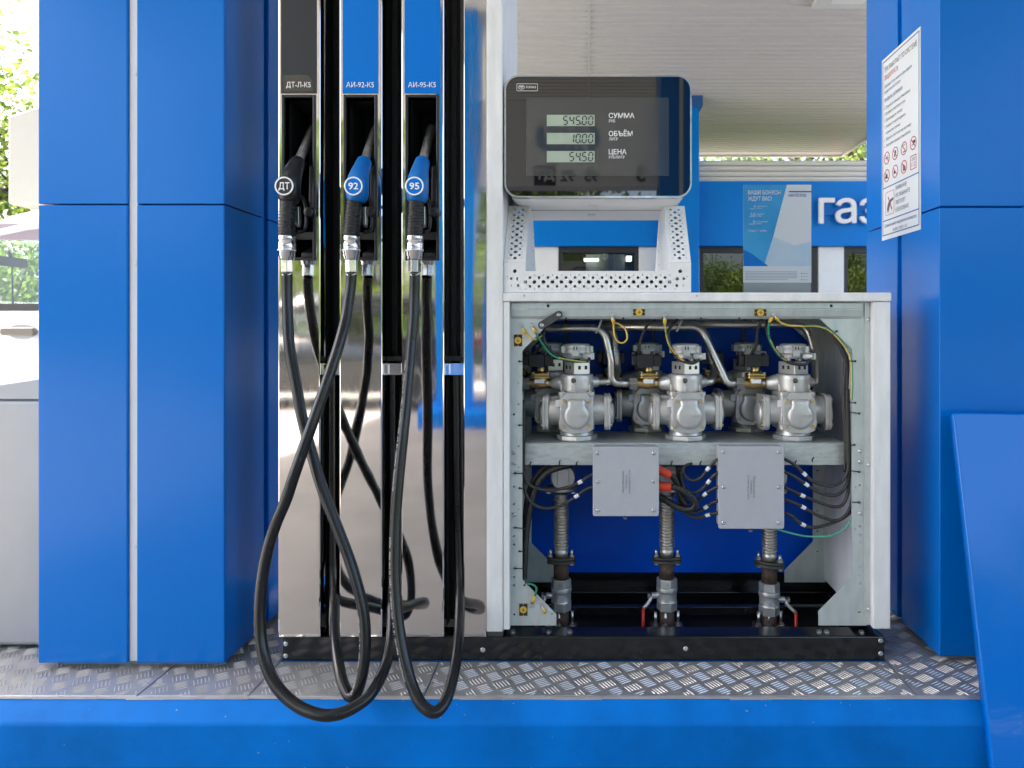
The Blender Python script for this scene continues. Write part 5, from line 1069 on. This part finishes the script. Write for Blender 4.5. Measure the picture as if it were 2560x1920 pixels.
# ------------------------------------------------------------------ kiosk behind
KB = 8.85
kx = lambda px: X(px, KB)
kz = lambda py: Z(py, KB)
T = thing('kiosk_building', 'blue and white station kiosk with газ letters behind the dispenser', 'building', (2.2, KB + 2, 0))
kx0, kx1, fb, ft, wt_ = -4.6, 9.0, kz(617), kz(456), kz(403)
b = MB(); b.box(kx0, kx1, KB - 0.10, KB + 0.12, fb, ft); fas = b.build('fascia', 'blue_far', T, 0.01)
b = MB(); b.box(kx0, kx1, KB + 0.121, KB + 3.2, fb + 0.3, fb + 0.38); b.build('ceiling', 'offwhite', T)
yy = kz(456); hb = (wt_ - ft) / 4
b = MB(); pr = [(KB + 0.2, ft + 0.001)]
for k in range(4):
    z0 = ft + k * hb; b = MB(); b.prism([(KB + 0.1, z0 + 0.002), (KB - 0.075, z0 + 0.002), (KB - 0.075, z0 + 0.015), (KB - 0.09, z0 + 0.03), (KB - 0.09, z0 + hb - 0.02), (KB - 0.055, z0 + hb - 0.002), (KB + 0.1, z0 + hb - 0.002)], 'x', kx0, kx1); b.build('parapet_slat', 'offwhite', T)
b = MB(); b.box(kx0, kx1, KB + 0.11, KB + 3.2, ft, wt_ - 0.02); b.build('roof', 'railgrey', T)
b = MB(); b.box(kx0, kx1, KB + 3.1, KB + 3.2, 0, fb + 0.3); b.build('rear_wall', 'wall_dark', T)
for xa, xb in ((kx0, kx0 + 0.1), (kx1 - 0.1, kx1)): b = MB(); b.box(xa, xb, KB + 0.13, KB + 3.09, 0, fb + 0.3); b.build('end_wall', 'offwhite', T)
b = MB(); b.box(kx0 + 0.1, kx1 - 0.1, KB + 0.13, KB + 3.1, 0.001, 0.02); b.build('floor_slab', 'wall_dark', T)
walls = [(kx0, kx(1160)), (kx(1330), kx(1396)), (kx(1597), kx(1748)), (kx(2045), kx(2109)), (kx(2420), kx1)]
for a, c in walls: b = MB(); b.box(a, c, KB - 0.02, KB + 0.12, 0.0, fb - 0.001); b.build('wall_panel', 'white', T, 0.01)
b = MB(); b.box(kx(1160), kx(1330), KB - 0.01, KB + 0.12, 0, fb - 0.001); b.build('wall_panel', 'white', T, 0.01)
for a, c, mid in ((kx(1396), kx(1597), None), (kx(1748), kx(2045), 0.93), (kx(2109), kx(2420), None)):
    a += 0.002; c -= 0.002
    b = MB(); b.box(a, c, KB - 0.01, KB + 0.1, 0, 0.85); b.build('sill_wall', 'white', T)
    fr = MB()
    for (x0_, x1_, z0_, z1_) in ((a, a + 0.06, 0.855, fb - 0.002), (c - 0.06, c, 0.855, fb - 0.002), (a + 0.06, c - 0.06, fb - 0.09, fb - 0.002), (a + 0.06, c - 0.06, 0.855, 0.91)): fr.box(x0_, x1_, KB + 0.0, KB + 0.08, z0_, z1_)
    if mid: fr.box(kx(2028), kx(2036), KB, KB + 0.08, 0.91, fb - 0.09)
    wf = fr.build('window_frame', 'seal', T)
    b = MB(); b.box(a + 0.06, c - 0.06, KB + 0.04, KB + 0.046, 0.91, fb - 0.09); b.build('pane', 'glass', wf)
for px, w_ in ((1478, 0.14), (1570, 0.05)):
    b = MB(); xx = X(px, KB + 3); b.box(xx - w_, xx + w_, KB + 2.7, KB + 2.8, Z(656, KB + 3), Z(650 if px < 1500 else 644, KB + 3)); b.build('lit_lamp', 'lampglow', T)
b = MB(); b.box(X(1465, KB + 3.2), X(1560, KB + 3.2), KB + 2.9, KB + 3.0, 0.02, Z(640, KB + 3.2)); b.build('inner_partition', 'bingrey', T)
for ch, a, c, h in (('г', 2037, 2074, .365), ('а', 2078, 2127, .365), ('з', 2137, 2178, .365)):
    me_h = text_mesh(ch); ys = [v.co.y for v in me_h.vertices]; xs_ = [v.co.x for v in me_h.vertices]; sxx = (kx(c) - kx(a)) / (max(xs_) - min(xs_)); syy = (kz(502) - kz(563)) / (max(ys) - min(ys))
    me_h = text_mesh(ch, bold=0.008, extrude=0.05); org = V(kx(a), KB - 0.19, kz(563)) - W[T.name]
    for v in me_h.vertices: q = v.co.copy(); v.co = org + V((q.x - min(xs_)) * sxx, -q.z * 0.5, (q.y - min(ys)) * syy)
    me_h.name = 'letter'; place('letter', me_h, 'print_white', T)
b = MB(); b.box(kx(2030), kx(2180), KB - 0.14, KB - 0.12, kz(541), kz(535)); b.build('letter_rail', 'blue_far', T)

# blue pylon with grey header panel (next island)
def header(yc, x0, x1, z0, z1, label, posts, facing, isl_label, ptop=None):
    iy = yc - 0.5; island(iy, x0 - 0.6, x1 + 0.6, 1.0, None, 'island', isl_label)
    T = thing('header_sign', label, 'sign', ((x0 + x1) / 2, yc, PZ - 0.004))
    b = MB(); b.box(x0, x1, yc - 0.12, yc + 0.12, z0, z1); b.build('header_panel', 'header' if facing < 0 else 'header_near', T, 0.01)
    for a, c in posts:
        if ptop:
            b = MB(); b.box(a, c, yc - 0.2, yc + 0.25, PZ - 0.004, ptop); b.build('post', 'blue_far', T, 0.006); b = MB(); b.box((a + c) / 2 - 0.02, (a + c) / 2 + 0.02, yc + 0.2502, yc + 0.256, PZ, ptop); b.build('post_strip', 'strip', T); continue
        b = MB(); b.box(a, c, yc - 0.14, yc + 0.14, PZ - 0.004, z0 - 0.05); b.build('post', 'blue_far', T, 0.006)
        b = MB(); b.box(a - 0.015, c + 0.03, yc - 0.16, yc + 0.16, z0 - 0.05, z0 - 0.001); b.build('post_cap', 'print_blue', T)
        b = MB(); b.box((a + c) / 2 - 0.02, (a + c) / 2 + 0.02, yc - 0.146, yc - 0.1402, PZ, z0 - 0.052); b.build('post_strip', 'strip', T)
    return T
YC = 8.60
T = thing('canopy_column', 'blue column in front of the kiosk, rising to the soffit beside the display', 'column', (X(1702, YC), YC + 0.16, 0), 'blue clad canopy columns')
xa, xb = X(1655, YC), X(1748, YC)
b = MB(); b.box(xa, xb, YC, YC + 0.33, 0.0, CT - 0.16); b.build('cladding_panel', 'blue_far', T, 0.006)
b = MB(); b.box(xa - 0.03, xb + 0.05, YC - 0.04, YC + 0.345, CT - 0.1598, CT - 0.001); b.build('column_cap', 'print_blue', T, 0.01)
# opposite island behind the photographer (seen in the steel and the screen)
YO = -6.05
T = header(YO, -1.2, 0.80, 2.60, 3.55, 'grey header panel with blue oval logo over the opposite island', [(0.801, 1.25), (-1.65, -1.201)], -1, 'blue kerb of the opposite island across the driving lane', CT)
BRr, BUu = (-1, 0, 0), (0, 0, 1); yb_ = YO + 0.1206
oc = (-0.20, 3.13); b = MB(); b.lathe([(0.5, 0), (0.5, 0.004)], (0, 0, 0), (0, 1, 0), 40); b.v = [(oc[0] + x_ * 0.70, yb_ + y_, oc[1] + z_ * 0.44) for x_, y_, z_ in b.v]; b.build('logo_oval', 'print_blue', T)
text('ОПТИ', T, 'print_white', (oc[0], yb_ + 0.005, oc[1] - 0.11), BRr, BUu, 0.22, 0.5, 'C', 0.02)
b = MB(); b.box(-0.57, -0.33, yb_, yb_ + 0.004, 2.61, 2.83); b.build('fuel_tile', 'print_black', T); text('ДТ', T, 'print_white', (-0.45, yb_ + 0.005, 2.68), BRr, BUu, 0.10, None, 'C', 0.02)
text('92', T, 'print_grey', (-0.20, yb_ + 0.001, 2.66), BRr, BUu, 0.11, None, 'C', 0.03); text('95', T, 'print_grey', (0.06, yb_ + 0.001, 2.66), BRr, BUu, 0.11, None, 'C', 0.03); text('3', T, 'print_grey', (0.60, yb_ + 0.001, 2.66), BRr, BUu, 0.16, None, 'C', 0.04)

b = MB(); bxp, byp = X(2088, 12.6), 12.6; b.cyl((bxp, byp, 0), (bxp, byp, CT - 0.2), 0.07, 0.06, 14); b.lathe([(0.12, 0), (0.12, 0.03), (0.07, 0.05)], (bxp, byp, 0), (0, 0, 1), 14); o = b.build('brown_post', 'brown'); tag(o, 'slim brown post rising behind the kiosk roof', 'post')

# ------------------------------------------------------------------ cars
def car(loc, rz, paint, label, hgt=1.72, trim='mauve', length=4.3, wid=1.72):
    T = thing('parked_car', label, 'car', (0, 0, 0)); L = length; h2 = wid / 2
    belt = hgt * 0.635; st_ = [(-L / 2, .42, .72, .62), (-L / 2 + .08, .30, .82, .80), (-L / 2 + .5, .24, .90, .93), (-L / 2 + 1.05, .22, belt - .02, .98), (-L / 2 + 1.4, .22, belt, 1.0), (0.4, .22, belt, 1.0), (L / 2 - .5, .24, belt, .97), (L / 2 - .08, .30, belt - .05, .86), (L / 2, .42, belt - .18, .74)]
    rings = []
    for x, zl, zt_, ws in st_:
        w = h2 * ws; rings.append([(x, -w * .88, zl), (x, -w * .98, zl + .12), (x, -w, zl + .3), (x, -w * .985, zt_ - .12), (x, -w * .93, zt_ - .01), (x, -w * .6, zt_ + .012), (x, w * .6, zt_ + .012), (x, w * .93, zt_ - .01), (x, w * .985, zt_ - .12), (x, w, zl + .3), (x, w * .98, zl + .12), (x, w * .88, zl)])
    b = MB(); b.rings(rings); body = b.build('body', paint, T)
    rf0, rf1 = -L / 2 + 1.55, L / 2 - .62; rz1 = hgt; rwz = h2 * .80
    b = MB(); nx, ny = 10, 8; vs = []; 
    for i_ in range(nx + 1):
        for j in range(ny + 1):
            f_, g_ = i_ / nx, j / ny * 2 - 1; x = rf0 - 0.12 + (rf1 - rf0 + 0.2) * f_
            vs.append((x, g_ * rwz, rz1 - 0.03 * g_ * g_ - 0.14 * abs(g_) ** 7 - 0.16 * (2 * f_ - 1) ** 4 - 0.03 * (2 * f_ - 1) ** 2))
    fs = [(i_ * (ny + 1) + j, i_ * (ny + 1) + j + 1, (i_ + 1) * (ny + 1) + j + 1, (i_ + 1) * (ny + 1) + j) for i_ in range(nx) for j in range(ny)]
    b.add(vs, fs, True); o = b.build('roof', paint, T, recalc=False); so = o.modifiers.new('s', 'SOLIDIFY'); so.thickness = 0.045; so.offset = -1 if True else 1
    xA0, xA1 = -L / 2 + 1.0, rf0 - .02; xD0, xD1 = L / 2 - .22, rf1 + .02; zr = hgt - .21
    for s in (-1, 1):
        yb0, yt0 = s * h2 * .93, s * rwz * .985
        def pil(x0, x1, nm='pillar', w=.05, m=paint):
            b = MB(); a, c = V(x0, yb0, belt - .03), V(x1, yt0, zr + .05); b.add([a + V(-w, 0, 0), a + V(w, 0, 0), c + V(w, 0, 0), c + V(-w, 0, 0), a + V(-w, -s * .05, 0), a + V(w, -s * .05, 0), c + V(w, -s * .05, 0), c + V(-w, -s * .05, 0)], [(0, 1, 2, 3), (7, 6, 5, 4), (0, 4, 5, 1), (1, 5, 6, 2), (2, 6, 7, 3), (3, 7, 4, 0)]); b.build(nm, m, T)
        pil(xA0, xA1, w=.045); pil(xD0 - .06, xD1 - .1, w=.09); pil(0.02, 0.0, w=.04, m='seal'); pil(L * .25, L * .24, w=.045, m='seal')
        b = MB(); b.add([(xA1 - .05, yt0 + s * .012, zr + .06), (xD1 + .02, yt0 + s * .012, zr + .06), (xD1 + .06, yt0 + s * .02, zr - .045), (xA1 - .16, yt0 + s * .02, zr - .045), (xA1 - .05, yt0 - s * .03, zr + .06), (xD1 + .02, yt0 - s * .03, zr + .06), (xD1 + .06, yt0 - s * .03, zr - .045), (xA1 - .16, yt0 - s * .03, zr - .045)], [(0, 1, 2, 3), (7, 6, 5, 4), (0, 4, 5, 1), (1, 5, 6, 2), (2, 6, 7, 3), (3, 7, 4, 0)]); b.build('window_frame', trim, T)
        b = MB(); b.box(xA0, xD0, min(yb0, yb0 + s * .012), max(yb0, yb0 + s * .012), belt - .03, belt + .012); b.build('belt_trim', 'seal', T)
        for (x0, x1, x2, x3) in ((xA0 + .05, -.02, -.04, xA1 + .05), (.06, L * .25 - .04, L * .24 - .04, .04), (L * .25 + .05, xD0 - .12, xD1 - .17, L * .24 + .05)):
            b = MB(); b.add([(x0, yb0 - s * .02, belt), (x1, yb0 - s * .02, belt), (x2, yt0 - s * .015, zr), (x3, yt0 - s * .015, zr)], [(0, 1, 2, 3)]); b.build('side_glass', 'carglass', T)
        for x in (-.16, L * .25 - .2):
            yy = s * h2 * .985; b = MB(); b.lathe([(0.001, -.006), (.06, -.004), (.075, .002)], (x + .0, yy + s * .002, belt - .16), (0, s, 0), 16); b.v = [(x + (v[0] - x) * 1.25, v[1], (v[2] - belt + .16) * .62 + belt - .16) for v in b.v]; b.build('handle_recess', 'bingrey', T)
            b = MB(); b.prism(rrect(x - .11, x + .10, belt - .185, belt - .135, .02), 'y', yy + s * .012, yy + s * .045); b.build('door_handle', 'railgrey', T, .008)
        b = MB(); b.box(xA0 - .1, xD0 - .2, min(s * h2 * .995, s * h2 * 1.01), max(s * h2 * .995, s * h2 * 1.01), .56, .66); b.build('side_moulding', 'offwhite' if paint == 'carwhite' else paint, T, .006)
        b = MB(); b.prism(rrect(xA0 + .12, xA0 + .3, belt + .02, belt + .15, .03), 'y', s * (h2 + .02), s * (h2 + .14)); b.build('wing_mirror', paint, T, .015)
        for x in (-L / 2 + .78, L / 2 - .82):
            b = MB(); b.lathe([(.37, 0), (.37, .02)], (x, s * (h2 - .03), .34), (0, s, 0), 28); b.build('wheel_arch', 'blackmatte', T)
            b = MB(); b.lathe([(.2, -.16), (.30, -.16), (.325, -.13), (.325, -.03), (.30, 0), (.21, .005)], (x, s * (h2 + .005), .326), (0, s, 0), 32); wh = b.build('wheel', 'tyre', T)
            b = MB(); b.lathe([(.205, -.05), (.21, .002), (.19, .004), (.17, -.02), (.06, -.005), (.02, 0)], (x, s * (h2 + .007), .326), (0, s, 0), 32); b.build('rim', 'chrome_worn', wh)
        b = MB(); b.prism(rrect(-.12, .16, -.07, .07, .05), 'x', -L / 2 + .03, -L / 2 + .12); b.v = [(x_, s * (h2 * .52) + y_, .66 + z_) for x_, y_, z_ in b.v]; b.build('headlight', 'chrome', T)
        b = MB(); b.prism(rrect(-.08, .08, -.16, .16, .03), 'x', L / 2 - .06, L / 2 - .005); b.v = [(x_, s * (h2 * .66) + y_, .86 + z_) for x_, y_, z_ in b.v]; b.build('tail_light', 'print_red', T)
    for xa, xb, nm in ((xA0 - .02, xA1 - .02, 'windscreen'), (xD0 + .04, xD1 + .03, 'rear_window')):
        b = MB(); b.add([(xa, -h2 * .86, belt), (xa, h2 * .86, belt), (xb, rwz * .93, zr + .03), (xb, -rwz * .93, zr + .03)], [(0, 1, 2, 3)]); b.build(nm, 'carglass', T)
    b = MB(); b.box(xA0 + .05, xA0 + .5, -h2 * .8, h2 * .8, belt - .02, belt + .03); b.build('dashboard', 'seal', T, .02)
    for s in (-1, 1):
        b = MB(); b.prism([(-.05, belt - .3), (.1, belt - .3), (.22, belt + .26), (.10, belt + .27)], 'y', s * .38 - .22, s * .38 + .22); b.build('seat', 'seal', T, .04)
    xm = -.93; hgt_ = 1.53 if hgt > 1.6 else hgt - .27
    b = MB(); b.prism(rrect(-.14, .14, -.035, .035, .02), 'x', xm - .02, xm + .01); b.v = [(x_, y_, hgt_ + z_) for x_, y_, z_ in b.v]; b.cyl((xm, 0, hgt_ + .03), (xm - .03, 0, hgt_ + .10), .012); b.tube(cr([(xm - .01, .02, hgt_ - .03), (xm - .01, .025, hgt_ - .2), (xm, .02, hgt_ - .4)], 6), .006, 6); b.build('rear_view_mirror', 'seal', T)
    T.location = loc; T.rotation_euler = (0, 0, rz); return T
cw = car((-3.30, 3.40, 0), 0, 'carwhite', 'white car with mauve window frames parked behind the left column', 1.86)
cdk = car((-3.5, -8.0, 0), 0, 'cardark', 'dark car fuelling on the far side of the opposite island', 1.5, 'seal')

# ------------------------------------------------------------------ trees
def tree_proto(seed, h, cr_, nleaf, lsize, m):
    r = random.Random(seed); T = thing('tree', 'x', 'tree'); b = MB(); tips = []
    def limb(p, d, L, rad, lev):
        pts = [p]; q = p
        for k in range(4):
            d = (d + V(r.uniform(-.25, .25), r.uniform(-.25, .25), r.uniform(-.05, .2))).normalized(); q = q + d * L / 4; pts.append(q)
        b.tube(pts, [rad * (1 - .17 * k) for k in range(5)], 7)
        if lev >= 3: tips.extend(pts[1:]); return
        for k in range(4 if lev else 6):
            f_ = r.uniform(.35, 1.0); i_ = min(3, int(f_ * 4)); s = pts[i_].lerp(pts[i_ + 1], f_ * 4 - i_) if f_ < 1 else pts[4]
            a = r.uniform(0, 6.28); nd = (d * .5 + V(math.cos(a), math.sin(a), r.uniform(.0, .7)) * .8).normalized(); limb(s, nd, L * r.uniform(.5, .72), rad * (.5 if lev else .45), lev + 1)
    limb(V(0, 0, -.1), V(0, 0, 1), h * .55, h * .028, 0)
    b.build('trunk', 'bark', T)
    vs, fs = [], []
    for k in range(nleaf):
        c = r.choice(tips) + V(r.gauss(0, cr_), r.gauss(0, cr_), r.gauss(0, cr_ * .8)); a, e_ = r.uniform(0, 6.28), r.uniform(-1, 1.2); s = lsize * r.uniform(.6, 1.3)
        u = V(math.cos(a) * math.cos(e_), math.sin(a) * math.cos(e_), math.sin(e_)); w = u.orthogonal().normalized(); w = (w * math.cos(a * 3) + u.cross(w) * math.sin(a * 3)) * .55
        o_ = len(vs); vs += [c - u * s * .5, c + w * s * .5 - u * s * .05, c + u * s * .5, c - w * s * .5 - u * s * .05]; fs.append((o_, o_ + 1, o_ + 2, o_ + 3))
    q = MB(); q.add(vs, fs); q.build('crown', m, T, recalc=False); return T
for mn in ('leaf', 'leaf2'):                       # let light through the leaves
    t = M[mn].node_tree; bs = t.nodes['Principled BSDF']; tl_ = t.nodes.new('ShaderNodeBsdfTranslucent'); mx = t.nodes.new('ShaderNodeMixShader'); mx.inputs[0].default_value = 0.4
    tl_.inputs[0].default_value = (0.22, 0.30, 0.05, 1); out = t.nodes['Material Output']; t.links.new(bs.outputs[0], mx.inputs[1]); t.links.new(tl_.outputs[0], mx.inputs[2]); t.links.new(mx.outputs[0], out.inputs[0])
def hedge_proto():
    r = random.Random(5); T = thing('hedge', 'x', 'hedge'); b = MB()
    for k in range(12):
        x = -3.3 + 0.6 * k; b.tube([(x, r.uniform(-.2, .2), -.05), (x + r.uniform(-.2, .2), r.uniform(-.3, .3), 1.0), (x + r.uniform(-.4, .4), r.uniform(-.4, .4), 1.9)], [.03, .02, .008], 5)
    b.build('stems', 'bark', T); q = MB(); vs, fs = [], []
    for k in range(9000):
        x = r.uniform(-3.6, 3.6); top = 2.2 + .35 * math.sin(x * 1.7) + .2 * math.sin(x * 4.1 + 1); z = top * r.random() ** .8; c = V(x, r.gauss(0, .38), z); a, e_ = r.uniform(0, 6.28), r.uniform(-1, 1.2); sz = .13 * r.uniform(.6, 1.3)
        u = V(math.cos(a) * math.cos(e_), math.sin(a) * math.cos(e_), math.sin(e_)); w = u.orthogonal().normalized() * .55; o_ = len(vs); vs += [c - u * sz * .5, c + w * sz * .5, c + u * sz * .5, c - w * sz * .5]; fs.append((o_, o_ + 1, o_ + 2, o_ + 3))
    q.add(vs, fs); q.build('foliage', 'leaf', T, recalc=False); return T
hp_ = hedge_proto(); hu = False
for k, (x, y, rz_, s, lab) in enumerate([(-9.5, 9.0, .5, 1.1, 'pale green hedge right behind the white car'), (-15, 8.0, .2, 1.2, 'pale green hedge at the left edge beyond the white car'), (-11, 13, .2, 1.5, 'taller hedge in the second row behind the white car'), (-18, 12, -.1, 1.5, 'taller hedge far left in the second row'),
        (8, -20, .1, 1.7, 'hedge across the road, right of the opposite island'), (15, -21, -.1, 1.9, 'hedge across the road at the right'), (22, -19, -.3, 1.9, 'hedge across the road at the far right'), (-4, -15, 0, 1.2, 'hedge across the road facing the mast'), (-11, -15.5, .1, 1.1, 'hedge across the road at the left'), (2, -15.5, -.05, 1.1, 'hedge across the road facing the screen'), (-19, -17, .3, 1.2, 'hedge across the road at the far left'), (28, -12, -.9, 1.9, 'hedge beside the road far to the right')]):
    o = hp_ if not hu else copy_tree(hp_); hu = True
    o.location = (x, y, 0); o.rotation_euler = (0, 0, rz_); o.scale = (s, s, s); o['label'] = lab; o['group'] = 'hedges around the station'
M['lawn'] = mat('lawn', (0.06, 0.085, 0.02), 0.9, noise=0.4, nscale=3)
b = MB(); b.box(-90, 90, -90, -13.6, 0.0, 0.012); b.box(-90, -8.2, 7.0, 90, 0.0, 0.012); b.box(-8.2, 90, 19, 90, 0.0, 0.012); o = b.build('lawn', 'lawn'); tag(o, 'grass verge around the forecourt', kind='structure')
protos = [tree_proto(11, 9.0, .42, 5200, .17, 'leaf'), tree_proto(23, 7.5, .5, 6500, .2, 'leaf2'), tree_proto(31, 10.5, .5, 6000, .2, 'leaf')]
spots = [(-13.5, 11, 0, .9, 'sparse spring tree nearest behind the pale box sign'), (-17, 15, 2, 1.0, 'tall tree behind the left edge of the forecourt'), (-20, 19, 1, 1.1, 'leafy tree furthest left behind the white car'), (-11.5, 17, 1, .85, 'bushy tree right behind the white car'), (-24, 13, 1, .9, 'bushy tree far out at the left edge'),
         (-3, 19, 2, .9, 'tree behind the left half of the kiosk roof'), (3, 21, 1, 1.05, 'dense tree behind the middle of the kiosk roof'), (7.5, 20, 0, 1.0, 'light green tree behind the right end of the kiosk'), (12, 18, 2, 1.0, 'tree right of the kiosk beyond the canopy edge'), (16, 12, 1, .9, 'tree far right beyond the canopy'),
         (-8, -17, 1, .9, 'leafy tree across the road, leftmost of the row'), (-5, -17, 2, 1.0, 'tall tree across the road facing the mast'), (-1, -16, 1, .95, 'leafy tree across the road facing the screen'), (3, -17.5, 0, 1.0, 'thin tree across the road with sky showing through'), (7.5, -23, 1, .8, 'leafy tree across the road at the right'), (-16, -19, 2, .6, 'tall tree across the road at the far left'), (17, -27, 2, .8, 'tall tree across the road at the far right'),
         (-2.6, -19, 1, 1.1, 'dense tree in the second row across the road'), (-7, -20, 1, 1.2, 'dense tree behind the row across the road')]
used = set()
for k, (x, y, i_, s, lab) in enumerate(spots):
    o = protos[i_] if i_ not in used else copy_tree(protos[i_]); used.add(i_)
    o.location = (x, y, 0); o.rotation_euler = (0, 0, 2.1 * k); o.scale = (s, s, s); o['label'] = lab; o['group'] = 'trees around the station'
